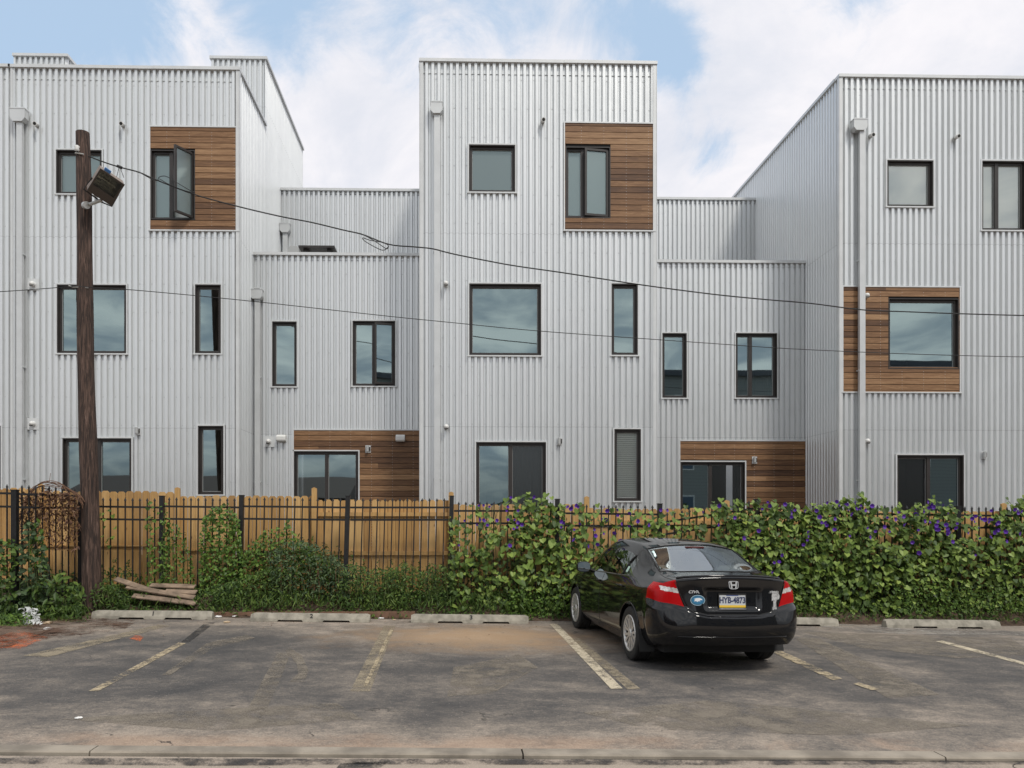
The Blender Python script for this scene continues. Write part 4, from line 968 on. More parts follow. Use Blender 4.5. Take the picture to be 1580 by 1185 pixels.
    # wheel arches
    for yc in (1.335, -1.335):
        Ra = .362; zc = .325
        dead = [f for f in bm.faces if abs(f.calc_center_median().x) > .55 and all(math.hypot(v.co.y-yc, v.co.z-zc) < Ra for v in f.verts)]
        bmesh.ops.delete(bm, geom=dead, context='FACES')
        for v in bm.verts:
            if v.is_boundary and abs(v.co.x) > .55 and math.hypot(v.co.y-yc, v.co.z-zc) < Ra+.03 and v.co.z > .2:
                d = Vector((v.co.y-yc, v.co.z-zc)); 
                if d.length > .2: d = d.normalized()*Ra; v.co.y = yc+d.x; v.co.z = zc+d.y
    # recess for the number plate
    for v in bm.verts:
        if v.co.y < -2.1 and abs(v.co.x) < .34 and .70 < v.co.z < .955:
            k = min(1, (.34-abs(v.co.x))/.06)*min(1, (v.co.z-.70)/.04)*min(1, (.955-v.co.z)/.03); v.co.y += .032*k
    # the bumper stands proud of the boot lid: a sloping ledge that follows the lamps
    for v in bm.verts:
        if v.co.y < -1.80 and v.co.z > .30:
            ax = abs(v.co.x); Lz = float(np.interp(ax, [0, .30, .43, .505, .66, .86], [.655, .66, .685, .735, .765, .80])); Lz = Lz if v.co.y < -2.05 else Lz+(v.co.y+2.05)*.25
            k = (Lz-v.co.z)/(.032+.05*min(1, max(0, ax-.4)/.4)); k = max(0, min(1, k)); k = k*k*(3-2*k)*min(1, (-1.80-v.co.y)/.15)
            n_ = Vector((v.normal.x, v.normal.y, 0)); n_ = n_.normalized() if n_.length > .1 else Vector((0, -1, 0)); v.co += n_*.034*k
    bm.normal_update(); bm.to_mesh(dm)
    tree = BVHTree.FromBMesh(bm)
    paint, tp = newmat('black_car_paint')
    tp.p.inputs['Base Color'].default_value = (.006, .006, .0068, 1); tp.p.inputs['Roughness'].default_value = .06; tp.p.inputs['Specular IOR Level'].default_value = .55
    dust = tp.math('ADD', tp.math('MULTIPLY', tp.noise(tp.co, 3, 5), .08), .02); tp.L.new(dust, tp.p.inputs['Roughness'])
    gl = glass_mat('car_glass', 0, (.9, .95, .95), .13, (.42, .47, .46), .01); glr = glass_mat('rear_car_glass', 0, (.85, .92, .95), .30, (.62, .68, .68), .01)
    red, tr_ = newmat('red_lamp_lens'); tr_.p.inputs['Base Color'].default_value = (.40, .001, .003, 1); tr_.p.inputs['Roughness'].default_value = .22; tr_.p.inputs['Specular IOR Level'].default_value = .22
    clr = plain('clear_lamp_lens', (.62, .60, .58), .15, .3, .35, 45, coat=1)
    chrome = plain('chrome', (.75, .75, .76), .12, 1)
    names = {BODY: ('body', paint), GLASS: ('side_window', gl), FD: ('front_door', paint), RD: ('rear_door', paint), BUMP: ('rear_bumper', paint), LAMP: ('tail_lamp', red), TRUNK: ('boot_lid', paint), HOOD: ('bonnet', paint), BACKL: ('rear_window', glr), WIND: ('windscreen', gl), ROOFP: ('roof', paint)}
    vs = [v.co.copy() for v in bm.verts]; nr = [v.normal.copy() for v in bm.verts]
    allf = [(f.material_index, [v.index for v in f.verts], f.calc_center_median().copy()) for f in bm.faces]
    bm.free(); made = {}
    def part(nm, mat, sel, off=0.0, parent=None, label=None):
        idx = {}; V_ = []; F_ = []; Nn = []
        for mi, fv, c in sel:
            q = []
            for i in fv:
                if i not in idx: idx[i] = len(V_); V_.append(tuple(vs[i]+nr[i]*off)); Nn.append(nr[i])
                q.append(idx[i])
            F_.append(tuple(q))
        m = bpy.data.meshes.new(nm); m.from_pydata(V_, [], F_); m.materials.append(mat); m.shade_smooth(); m.normals_split_custom_set_from_vertices([tuple(n) for n in Nn])
        o = bpy.data.objects.new(nm, m); COL.objects.link(o); o.parent = parent or e
        if label: o['label'] = label
        return o
    for mi, (nm, mat) in names.items():
        sel = [f for f in allf if f[0] == mi]
        if mi in (GLASS, FD, RD, LAMP):
            for sg in (1, -1):
                ss_ = [f for f in sel if f[2].x*sg > 0]
                if mi == GLASS:
                    for lo_, hi_ in ((-.1, 3), (-3, -.1)):
                        s3 = [f for f in ss_ if lo_ < f[2].y <= hi_]; part(nm, mat, s3, -.004)
                elif mi == LAMP:
                    def inl(c): return abs(c.x) < .765 and .885+.15*(abs(c.x)-.58) < c.z < .938+.12*(abs(c.x)-.58) and c.y < -2.05
                    p = part(nm, mat, [f for f in ss_ if not inl(f[2])], .006); part('reversing_lens', clr, [f for f in ss_ if inl(f[2])], .005, p)
                    made['lamp%d' % sg] = p
                else: made[(mi, sg)] = part(nm, mat, ss_)
        else: made[mi] = part(nm, mat, sel, -.004 if mi in (BACKL, WIND) else 0)
    def hit_side(y, z, sg=-1, off=.002):
        loc, n, i, d = tree.ray_cast(Vector((sg*3, y, z)), Vector((-sg, 0, 0)));
        return loc+n*off*(1 if n.x*sg > 0 else -1) if loc else None
    def hit_rear(x, z, off=.002):
        loc, n, i, d = tree.ray_cast(Vector((x, -4, z)), Vector((0, 1, 0))); return loc+n*off*(1 if n.y < 0 else -1) if loc else None
    def hit_top(x, y, off=.002):
        loc, n, i, d = tree.ray_cast(Vector((x, y, 4)), Vector((0, 0, -1))); return loc+n*off*(1 if n.z > 0 else -1) if loc else None
    def P_(o): o.parent = e; return o
    def strip(pts, r, nm, mat, parent=None, k=5):
        pts = [p for p in pts if p is not None]
        if len(pts) < 2: return
        o = MB().tube(pts, r, k).build(nm, mat, None, smooth=True); o.parent = parent or e; return o
    def lerp(a, b_, n): return [tuple(a[k]+(b_[k]-a[k])*i/(n-1) for k in range(len(a))) for i in range(n)]
    def poly(pts, n=14):
        out = []
        for a, b_ in zip(pts, pts[1:]): out += lerp(a, b_, n)
        return out
    for sg in (-1, 1):
        for pl in ([(1.0, .30), (1.0, .95)], [(-.03, .29), (-.03, .95)], [(-1.0, .30), (-1.0, .62), (-1.10, .78), (-1.14, .97)], [(1.0, .29), (-1.0, .29)]):
            strip([hit_side(y, z, sg, -.0005) for y, z in poly(pl)], .0035, 'door_seam', M_DARK)
        strip([hit_side(y, z, sg, .002) for y, z in poly([(.98, .945), (.4, .955), (-.6, .978), (-1.10, .996)])], .008, 'window_sill_trim', plain('sill_trim', (.10, .10, .10), .3))
        strip([hit_side(y, z, sg, .002) for y, z in poly([(-.78, .985), (-.84, 1.15), (-.92, 1.24)], 6)], .012, 'quarter_divider', M_DARK)
        for y in (.10, -.93):
            a = hit_side(y+.09, .845+(.015 if y < 0 else 0), sg, .02); c = hit_side(y-.09, .85+(.015 if y < 0 else 0), sg, .02)
            if a and c:
                a0, c0 = hit_side(y+.09, .845, sg, 0), hit_side(y-.09, .85, sg, 0)
                strip([a0, a, (a+c)/2+Vector((sg*.008, 0, 0)), c, c0], .011, 'door_handle', paint, k=8)
        # mirror
        mc = Vector((sg*.925, .62, 1.0)); M = Matrix.Translation(mc) @ Matrix.Rotation(sg*R(-8), 4, 'Z') @ Matrix.Diagonal((.105, .05, .078, 1))
        bm2 = bmesh.new(); bmesh.ops.create_icosphere(bm2, subdivisions=4, radius=1)
        for v in bm2.verts:
            v.co = Vector([math.copysign(abs(q)**.72, q) for q in v.co]);
            if v.co.y < -.35: v.co.y = -.35
        bm2.transform(M); m2 = bpy.data.meshes.new('mirror'); bm2.to_mesh(m2); bm2.free(); m2.materials.append(paint); m2.shade_smooth(); mo = bpy.data.objects.new('wing_mirror', m2); COL.objects.link(mo); mo.parent = e
        g = MB(); n = 24; g.add([tuple(M @ Vector((.90*math.copysign(abs(math.cos(a))**.6, math.cos(a)), -.37, .88*math.copysign(abs(math.sin(a))**.6, math.sin(a))))) for a in [2*math.pi*i/n for i in range(n)]], [tuple(range(n))]); go = g.build('mirror_glass', plain('mirror', (.75, .8, .8), .03, 1), None); go.parent = mo
        ar = MB().tube([(sg*.84, .70, .965), (sg*.77, .74, .95)], .022, 8).build('mirror_arm', M_DARK, None); ar.parent = mo
        # arch liners, lips and mud flaps
        for yc in (1.335, -1.335):
            n = 26; a0, a1 = R(-18), R(198); b = MB(); vsl = []
            for xx in (.80, .56):
                for i in range(n):
                    a = a0+(a1-a0)*i/(n-1); vsl.append((sg*xx, yc+.37*math.cos(a), .325+.37*math.sin(a)))
            b.add(vsl, [(i, i+1, n+i+1, n+i) for i in range(n-1)]); b.add([vsl[n+i] for i in range(n)], [tuple(range(n))]); P_(b.build('wheel_arch_liner', M_GAP, None))
            pts = [hit_side(yc+.372*math.cos(a), .325+.372*math.sin(a), sg, .0) for a in [R(4)+R(172)*i/30 for i in range(31)]]
            strip(pts, .009, 'wheel_arch_lip', paint, k=6)
        b = MB().add([(sg*.70, -1.69, .42), (sg*.875, -1.69, .42), (sg*.875, -1.76, .17), (sg*.70, -1.76, .17), (sg*.70, -1.70, .42), (sg*.875, -1.70, .42), (sg*.875, -1.77, .17), (sg*.70, -1.77, .17)], [(0, 1, 2, 3), (4, 5, 6, 7), (1, 2, 6, 5), (0, 3, 7, 4), (2, 3, 7, 6)]); P_(b.build('mud_flap', M_DARK, None))
    # boot lid seams, rear window seal
    L = [(-.60, .70), (-.52, .70), (-.42, .655), (.42, .655), (.52, .70), (.60, .70)]
    strip([hit_rear(x, z, -.0005) for x, z in poly([(-.53, .735), (-.44, .69), (-.30, .662), (.30, .662), (.44, .69), (.53, .735)])], .004, 'boot_seam', M_DARK)
    for sg in (-1, 1):
        strip([hit_rear(sg*x, z, .006) for x, z in poly([(.53, .75), (.59, .89), (.64, 1.02)])], .004, 'boot_seam', M_DARK)
        strip([hit_top(sg*x, y, -.0005) for x, y in poly([(.645, -2.19), (.655, -1.95), (.635, -1.72)])], .004, 'boot_seam', M_DARK)
        strip([hit_top(sg*x, y, .001) for x, y in poly([(.555, -1.06), (.62, -1.70)])], .007, 'rear_window_seal', M_DARK)
    strip([hit_top(x, -1.70-.13*(1-(x/.62)**2), .001) for x in np.linspace(-.62, .62, 30)], .006, 'rear_window_seal', M_DARK)
    strip([hit_top(x, -1.05-.07*(1-(x/.56)**2), .001) for x in np.linspace(-.55, .55, 30)], .006, 'rear_window_seal', M_DARK)
    # plate, emblem, badges, stickers (facing the rear)
    def rearM(x, z, off=.004, tilt=0): p = hit_rear(x, z, off); return Matrix.Translation(p) @ Matrix.Rotation(R(90-tilt), 4, 'X')
    white = plain('plate_white', (.50, .52, .54), .4); yel = plain('plate_yellow', (.75, .5, .05), .4); blue = plain('plate_blue', (.05, .08, .25), .4)
    Mp = rearM(0, .805, .012, 4)
    pl = P_(MB().box(-.152, .152, -.070, .070, -.003, 0, 0, Mp).build('number_plate', white, None))
    q = MB().box(-.151, .151, -.069, -.044, .0005, .0015, 0, Mp).build('plate_band', yel, None); q.parent = pl
    q = MB().box(-.07, .07, .058, .067, .0005, .0015, 0, Mp).build('plate_band', blue, None); q.parent = pl
    text_mesh('HYB-4873', .092, .0008, Mp @ Matrix.Translation((0, .008, .002)), 'plate_characters', plain('plate_navy', (.03, .04, .10), .4), pl, .0025, .78)
    q = MB(); 
    for a, c, d_, f_ in ((-.16, .16, .068, .084), (-.16, .16, -.080, -.069), (-.16, -.152, -.069, .068), (.152, .16, -.069, .068)): q.box(a, c, d_, f_, -.004, .004, 0, Mp)
    q = q.build('plate_frame', M_DARK, None); q.parent = pl
    Mh = rearM(0, .985, .006, 8)     # letter-like chrome badge
    b = MB(); n = 40
    def ring(ro, sc=1): return [(ro[0]*math.copysign(abs(math.cos(a))**.45, math.cos(a))*(1+.14*math.sin(a)), ro[1]*math.copysign(abs(math.sin(a))**.45, math.sin(a))) for a in [2*math.pi*i/n for i in range(n)]]
    o_, i_ = ring((.054, .045)), ring((.047, .038)); vsb = [tuple(Mh @ Vector((x, y, .006))) for x, y in o_]+[tuple(Mh @ Vector((x, y, .006))) for x, y in i_]+[tuple(Mh @ Vector((x*1.03, y*1.03, -.002))) for x, y in o_]
    b.add(vsb, [(i, (i+1) % n, n+(i+1) % n, n+i) for i in range(n)]+[(i, (i+1) % n, 2*n+(i+1) % n, 2*n+i) for i in range(n)])
    for sg in (-1, 1): b.add([tuple(Mh @ Vector(p)) for p in ((sg*.030, -.036, .007), (sg*.014, -.036, .007), (sg*.019, 0, .007), (sg*.022, .036, .007), (sg*.042, .036, .007))], [(0, 1, 2, 3, 4)])
    b.add([tuple(Mh @ Vector(p)) for p in ((-.02, -.008, .0072), (.02, -.008, .0072), (.021, .009, .0072), (-.021, .009, .0072))], [(0, 1, 2, 3)])
    P_(b.build('emblem', plain('bright_badge', (.8, .8, .8), .25, .6), None, fix=False))
    bt = plain('badge_metal', (.7, .7, .7), .3, .4)
    P_(text_mesh('CIVIC', .042, .002, rearM(-.435, .905, .004, 6), 'badge', bt, None, .0008, 1.35, .3)); P_(text_mesh('HYBRID', .034, .002, rearM(.47, .905, .004, 6), 'badge', bt, None, .0008, 1.1, .1))
    Mo = rearM(-.40, .815, .004, 5); b = MB()
    def disc(b, rx, ry, z, mi, M, cx=0, cy=0, n=28): b.add([tuple(M @ Vector((cx+rx*math.cos(2*math.pi*i/n), cy+ry*math.sin(2*math.pi*i/n), z))) for i in range(n)], [tuple(range(n))], mi)
    disc(b, .083, .058, .001, 0, Mo); disc(b, .077, .052, .002, 1, Mo); disc(b, .068, .044, .003, 2, Mo)
    wing = [(-.045, -.012), (-.03, .008), (-.045, .014), (-.015, .024), (.02, .026), (.048, .014), (.052, .0), (.035, .004), (.02, -.002), (.028, -.012), (.005, -.008), (-.01, -.02), (-.015, -.008)]
    b.add([tuple(Mo @ Vector((x, y, .004))) for x, y in wing], [tuple(range(len(wing)))], 3)
    P_(b.build('round_sticker', [plain('st_w', (.35, .5, .6), .4), plain('st_d', (.04, .1, .15), .4), plain('st_b', (.03, .16, .30), .4), plain('st_s', (.7, .72, .74), .4)], None, fix=False))
    Mu = rearM(.485, .80, .004, 5); b = MB(); sil = [(-.02, -.115), (.018, -.118), (.03, -.10), (.024, -.07), (.022, -.03), (.03, .0), (.06, .01), (.068, .045), (.05, .08), (.01, .092), (-.03, .088), (-.06, .065), (-.07, .03), (-.055, .005), (-.045, -.015), (-.03, -.02), (-.012, -.0), (-.008, -.04), (-.012, -.07), (-.026, -.09)]
    b.add([tuple(Mu @ Vector((x, y+.02, .001))) for x, y in sil], [tuple(range(len(sil)))]); P_(b.build('silver_sticker', plain('silver_sticker', (.5, .5, .5), .35, .3, .3, 50), None, fix=False))
    strip([hit_rear(x, .715-.0*x, .010) for x in np.linspace(-.16, .16, 8)], .006, 'plate_garnish', chrome)
    strip([hit_rear(x, .42, .003) for x in np.linspace(-.62, .62, 24)], .006, 'bumper_crease', paint)
    for sg in (-1, 1):
        Mr = rearM(sg*.62, .335, .003)
    # spoiler lip
    top = [hit_top(x, -2.235+.10*(x/.6)**2, .0) for x in np.linspace(-.60, .60, 30)]
    strip([p+Vector((0, -.005, .006)) for p in top if p], .013, 'boot_lip', paint, k=8)
    # cabin
    seat = plain('seat_cloth', (.33, .32, .29), .9); dk = plain('cabin_trim', (.07, .07, .068), .85)
    P_(MB().box(-.74, .74, -1.55, .95, .35, .62).box(-.66, .66, -1.72, -1.2, .8, 1.0).box(-.70, .70, .75, 1.1, .7, .97).build('cabin_floor', dk, None))
    def cush(x0, x1, y0, y1, z0, z1, nm, sh=0.0, mat=seat):
        bm2 = bmesh.new(); bmesh.ops.create_cube(bm2, size=1); bm2.transform(Matrix.Translation(((x0+x1)/2, (y0+y1)/2, (z0+z1)/2)) @ Matrix.Diagonal((x1-x0, y1-y0, z1-z0, 1)))
        for v in bm2.verts:
            if v.co.z > (z0+z1)/2: v.co.y += sh
        bmesh.ops.bevel(bm2, geom=bm2.edges, offset=min(x1-x0, y1-y0, z1-z0)*.3, segments=3, affect='EDGES'); m2 = bpy.data.meshes.new(nm); bm2.to_mesh(m2); bm2.free(); m2.materials.append(mat); m2.shade_smooth(); o2 = bpy.data.objects.new(nm, m2); COL.objects.link(o2); o2.parent = e; return o2
    for sg in (-1, 1):
        f = cush(sg*.38-.24, sg*.38+.24, -.28, -.14, .6, 1.14, 'front_seat', -.08); cush(sg*.38-.13, sg*.38+.13, -.40, -.30, 1.14, 1.30, 'headrest').parent = f
        cush(sg*.40-.13, sg*.40+.13, -1.30, -1.20, 1.0, 1.14, 'rear_headrest')
    cush(-.66, .66, -1.22, -1.05, .55, 1.04, 'rear_seat', -.12)
    cush(-.12, .12, -1.22, -1.16, 1.345, 1.37, 'brake_light', 0, plain('brake_light', (.08, .01, .01), .4))
    P_(MB().box(-.66, .66, -1.95, 2.0, .19, .30).build('underbody', M_GAP, None)); pass
    stt = hit_side(-.93, 1.04, -1, .004)
    P_(MB().add([tuple(hit_side(y, z, -1, .003)) for y, z in ((-.86, 1.03), (-.94, 1.03), (-.94, 1.10), (-.86, 1.10))], [(0, 1, 2, 3)]).build('window_sticker', plain('mint_sticker', (.5, .68, .58), .5), None, fix=False))
    # wheels
    rimm = plain('silver_wheel', (.62, .61, .59), .38, .6); tyre = plain('tyre_rubber', (.018, .018, .018), .75, 0, .2, 30, .3)
    def wheel(sx, yc):
        MM = Matrix.Translation((sx*.765, yc, .32)) @ Matrix.Rotation(sx*R(90), 4, 'Y')
        w_ = empty('tmp', (0, 0, 0), None, None); bpy.data.objects.remove(w_)
        tp_ = [(.215, -.09), (.25, -.102), (.29, -.104), (.31, -.095), (.3205, -.08), (.3205, -.045), (.315, -.04), (.315, -.035), (.3205, -.03), (.3205, .03), (.315, .035), (.315, .04), (.3205, .045), (.3205, .08), (.31, .095), (.29, .104), (.25, .102), (.215, .09)]
        t = P_(MB().lathe(tp_, 56, MM, closed=False).build('wheel', tyre, None)); smooth_by_angle(t, 30)
        r = MB().lathe([(.21, -.09), (.20, -.06), (.19, .0), (.10, .02), (.02, .02)], 48, MM).build('rim_well', M_DARK, None, smooth=True); r.parent = t
        r = MB().lathe([(.222, .088), (.220, .101), (.210, .103), (.200, .095), (.196, .07)], 56, MM).build('rim', rimm, None, smooth=True); r.parent = t
        b = MB()
        for k in range(7):
            for da in (-.17, .17):
                a = 2*math.pi*k/7+.2; a1 = a+da*.55; a2 = a+da*1.25; u = Vector((math.cos(a1), math.sin(a1), 0)); v = Vector((math.cos(a2), math.sin(a2), 0)); n1 = Vector((-u.y, u.x, 0)); n2 = Vector((-v.y, v.x, 0))
                p = [u*.045-n1*.012+Vector((0, 0, .085)), u*.045+n1*.012+Vector((0, 0, .085)), v*.208+n2*.018+Vector((0, 0, .094)), v*.208-n2*.018+Vector((0, 0, .094))]
                q_ = [x-Vector((0, 0, .035)) for x in p]; b.add([tuple(MM @ x) for x in p+q_], [(0, 1, 2, 3), (0, 4, 5, 1), (1, 5, 6, 2), (2, 6, 7, 3), (3, 7, 4, 0)])
        b.lathe([(.055, .06), (.055, .09), (.045, .098), (.001, .10)], 24, MM); r = b.build('spokes', rimm, None); r.parent = t
    for sx in (-1, 1):
        for yc in (1.335, -1.335): wheel(sx, yc)
    # place: rear axle centre and heading
    pl_, pr_ = onG(978, 1018), onG(893, 970)
    head = math.atan2(-(pr_[0]-pl_[0]), pr_[1]-pl_[1])
    head = CAR_HEAD if CAR_HEAD is not None else head
    c_, s_ = math.cos(head), math.sin(head)
    ax = Vector((pl_[0], pl_[1], 0)); off = Vector((-.80, -1.335, 0)); rot = Matrix.Rotation(head, 3, 'Z')
    o0 = ax-rot @ off
    e.location = (o0.x+CAR_DX, o0.y+CAR_DY, gz(o0.x)+.003); e.rotation_euler = (0, SL, head)
    return e
CAR_HEAD, CAR_DX, CAR_DY = R(5.0), 0.0, 0.0
car()
# ------------------------------------------------------------------ plants
HEART = (np.array([(0, .12, 0), (-.33, .36, .05), (-.60, .18, .13), (-.58, -.22, .12), (-.30, -.66, .06), (0, -1, 0), (.33, .36, .05), (.60, .18, .13), (.58, -.22, .12), (.30, -.66, .06)]), [(0, 1, 2, 3, 4, 5), (5, 9, 8, 7, 6, 0)])
OVAL = (np.array([(0, .5, 0), (-.24, .12, .07), (-.20, -.35, .05), (0, -.85, 0), (.24, .12, .07), (.20, -.35, .05)]), [(0, 1, 2, 3), (3, 5, 4, 0)])
LONG = (np.array([(0, .6, 0), (-.13, .1, .05), (-.10, -.5, .04), (0, -1.1, -.05), (.13, .1, .05), (.10, -.5, .04)]), [(0, 1, 2, 3), (3, 5, 4, 0)])
def leaves(name, mat, tmpl, pos, size, parent=None, yaw=40, pitch=(10, 60), roll=35, yaw0=0):
    tv, tf = tmpl; n = len(pos); k = len(tv); pos = np.array(pos); size = np.array(size)
    ya = np.radians(RNG.normal(yaw0, yaw, n)); pi_ = np.radians(RNG.uniform(*pitch, n)); ro = np.radians(RNG.normal(0, roll, n))
    T = np.repeat(tv[None], n, 0)*size[:, None, None]
    # template lies in xy with normal +z: stand it up so that +y -> up, normal -> -Y
    x, y, z = T[..., 0], T[..., 1], T[..., 2]
    c, s = np.cos(ro)[:, None], np.sin(ro)[:, None]; x, y = x*c-y*s, x*s+y*c
    X, Y, Z = x, -z, y
    c, s = np.cos(pi_)[:, None], np.sin(pi_)[:, None]; Y, Z = Y*c+Z*s, -Y*s*1.0+Z*c      # lean back: the face looks upward
    Y, Z = Y, Z
    c, s = np.cos(ya)[:, None], np.sin(ya)[:, None]; X, Y = X*c-Y*s, X*s+Y*c
    V_ = np.stack([X, Y, Z], -1)+pos[:, None, :]
    me = bpy.data.meshes.new(name); fs = np.concatenate([np.array([[i for i in f] for f in tf])[None]+np.arange(n)[:, None, None]*k]).reshape(-1, len(tf[0]))
    me.from_pydata(V_.reshape(-1, 3).tolist(), [], fs.tolist()); me.materials.append(mat); 
    return link(name, me, parent)
def interp(pts, x):
    return float(np.interp(x, [p[0] for p in pts], [p[1] for p in pts]))
def vnoise(x, y, s):
    return .5+.25*(math.sin(x/s*1.7+1.3)+math.sin(y/s*1.3+x/s*.6+4))+.15*math.sin((x+y)/s*3.1)
TOPC = [(690, 795), (720, 788), (740, 782), (770, 775), (790, 769), (820, 764), (850, 771), (872, 784), (905, 784), (950, 786), (1000, 788), (1060, 786), (1110, 775), (1130, 776), (1165, 774), (1200, 778), (1240, 784), (1270, 780), (1295, 769), (1325, 765), (1345, 775), (1362, 786), (1380, 788), (1410, 782), (1435, 776), (1455, 778), (1475, 788), (1500, 796), (1530, 794), (1552, 778), (1580, 770), (1700, 775)]
def dens(px, py):
    n = vnoise(px, py, 17)
    if px < 790:
        d = .22+.35*(n > .55)+.15*(py > 880); 
        if py < 800: d *= .5
        return d
    if px < 905: return .95 if (py > 830 or px < 870) else .55
    if px < 1100: return (.42 if n > .35 else .15) if py < 850 else .7
    if 1353 < px < 1385 and py < 840: return .25
    if 1478 < px < 1530 and py < 830: return .22
    if 1500 < px < 1530 and py < 880: return .55
    return 1.0 if n > .12 else .6
flow_v = MB()
def flower_mesh():
    b = MB(); n = 15; vs = [(0, 0, 0)]
    for i in range(n):
        a = 2*math.pi*i/n; r = .035*(1+.10*math.cos(5*a)); vs.append((r*math.cos(a), -.026, r*math.sin(a)))
    for i in range(n):
        a = 2*math.pi*i/n; vs.append((.009*math.cos(a), -.006, .009*math.sin(a)))
    b.add(vs, [(1+i, 1+(i+1) % n, 1+n+(i+1) % n, 1+n+i) for i in range(n)]+[(0, 1+n+i, 1+n+(i+1) % n) for i in range(n)])
    me = bpy.data.meshes.new('flower'); me.from_pydata(b.v, [], b.f); me.materials.append(M_FLOW); return me
FL = flower_mesh()
def vine(px0, px1, count, nfl, label, hot=()):
    x0, _ = onY(px0, 850, YF); x1, _ = onY(px1, 850, YF); e = empty('morning_glory', ((x0+x1)/2, YF-.1, gz(x0)), label, 'vine', 'morning glory vines on the railing')
    pos = []; size = []; tries = 0
    while len(pos) < count and tries < count*6:
        tries += 1; px = random.uniform(px0, px1); top = interp(TOPC, px)+random.gauss(0, 4)+5*math.sin(px*.23)+3*math.sin(px*.61); py = random.uniform(top, 950)
        if random.random() > dens(px, py): continue
        t = (py-top)/(945-top); bulge = .10+.20*math.sin(min(1, max(0, t))*2.6)+.10*vnoise(px, py, 31)
        Y = YF-.05-random.random()*bulge-(.12*t)
        x, z = onY(px, py, Y); z = max(z, bed(x, Y)+.03); pos.append((x, Y, z))
        s = random.uniform(.055, .115)*random.uniform(.75, 1) if py < 900 else random.uniform(.045, .085)
        size.append(s*(.8 if px > 1400 and py > 880 else 1))
    leaves('foliage', M_VINE, HEART, pos, size, e, 32, (5, 72), 24)
    # inner layer between railing and boards; darker leaf colour stands in for gap shade
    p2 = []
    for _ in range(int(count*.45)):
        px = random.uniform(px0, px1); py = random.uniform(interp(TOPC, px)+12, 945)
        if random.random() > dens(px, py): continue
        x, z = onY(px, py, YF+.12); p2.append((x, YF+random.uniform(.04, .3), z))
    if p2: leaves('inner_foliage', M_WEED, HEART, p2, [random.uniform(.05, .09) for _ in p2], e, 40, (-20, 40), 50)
    b = MB()
    for _ in range(int((px1-px0)/9)):
        px = random.uniform(px0, px1); tp_ = interp(TOPC, px)+random.uniform(0, 40); pts = []
        for k in range(9):
            px += random.uniform(-5, 5); py = 945+(tp_-945)*k/8; x, z = onY(px, py, YF-.04); pts.append((x, YF-.03-random.random()*.08, z))
        b.tube(cat(pts, 3), .0045, 4)
    b.build('stems', M_STEM, e, fix=False)
    for i in range(nfl):
        for _ in range(50):
            px = random.uniform(px0, px1); top = interp(TOPC, px); py = top+abs(random.gauss(0, 38))-4
            if hot and random.random() < .45: h = random.choice(hot); px = random.gauss(h[0], 12); py = random.gauss(h[1], 9)
            if px0 <= px <= px1 and top-5 < py < 935: break
        Y = YF-.42-.05*random.random() if py > top+14 else YF-.2; x, z = onY(px, py, Y)
        o = bpy.data.objects.new('flower', FL); COL.objects.link(o); o.parent = e; o.location = Vector((x, Y, z))-e.location; s = random.uniform(.6, 1.15); o.scale = (s, s, s); o.rotation_euler = (random.uniform(-.7, .3), random.uniform(0, 6), random.uniform(-.9, .9))
vine(695, 905, 1250, 36, 'morning glory vine between the open boards and the car, leafiest in its middle', ((800, 778), (790, 800), (880, 800)))
vine(905, 1120, 950, 26, 'sparse morning glory vine on the sagging railing behind the black car roof', ((940, 800), (1010, 800), (925, 830)))
vine(1120, 1345, 2300, 48, 'dense morning glory vine just right of the black car, rising to a violet mound', ((1310, 778), (1270, 800), (1330, 790), (1200, 870)))
vine(1345, 1490, 1400, 36, 'dense morning glory vine over the railing below the right sliding door', ((1440, 785), (1450, 815), (1395, 790)))
vine(1490, 1720, 2000, 48, 'morning glory vine at the right edge, rising again past a gap of bare railing', ((1570, 780), (1515, 800), (1530, 815)))
def patch(name, label, cat_, area, count, size, mat, tmpl=OVAL, depth=(.02, .2), Y0=YF, yaw=60, pitch=(0, 70), roll=60, group=None, kind=None, stems=10, smat=None, parent=None):
    """area: function giving a random (px, py)"""
    pts = [area() for _ in range(count)]; pos = []
    for px, py in pts:
        Y = Y0-random.uniform(*depth); x, z = onY(px, py, Y); pos.append((x, Y, max(z, bed(x, Y)+.02)))
    c = np.mean(np.array(pos), 0); sz = [random.uniform(*size) for _ in pos]
    if kind:
        o = leaves(name, mat, tmpl, pos, sz, None, yaw, pitch, roll); tag(o, label, cat_, group, kind); return o
    e = empty(name, (c[0], Y0-depth[0], gz(c[0])), label, cat_, group); leaves('foliage', mat, tmpl, pos, sz, e, yaw, pitch, roll)
    b = MB()
    for _ in range(stems):
        i = random.randrange(len(pos)); p = Vector(pos[i]); base = Vector((p.x+random.uniform(-.12, .12), p.y+.03, gz(p.x)+.02)); m = (p+base)/2+Vector((random.uniform(-.08, .08), 0, random.uniform(-.05, .05)))
        b.tube(cat([base, m, p], 4), .004, 4)
    if stems: b.build('stems', smat or M_STEM, e, fix=False)
    return e
def band(x0, x1, topf, bot):
    def f():
        while True:
            px = random.uniform(x0, x1); t = topf(px) if callable(topf) else interp(topf, px)
            if t < bot: return px, random.uniform(t+abs(random.gauss(0, 3)), bot)
    return f
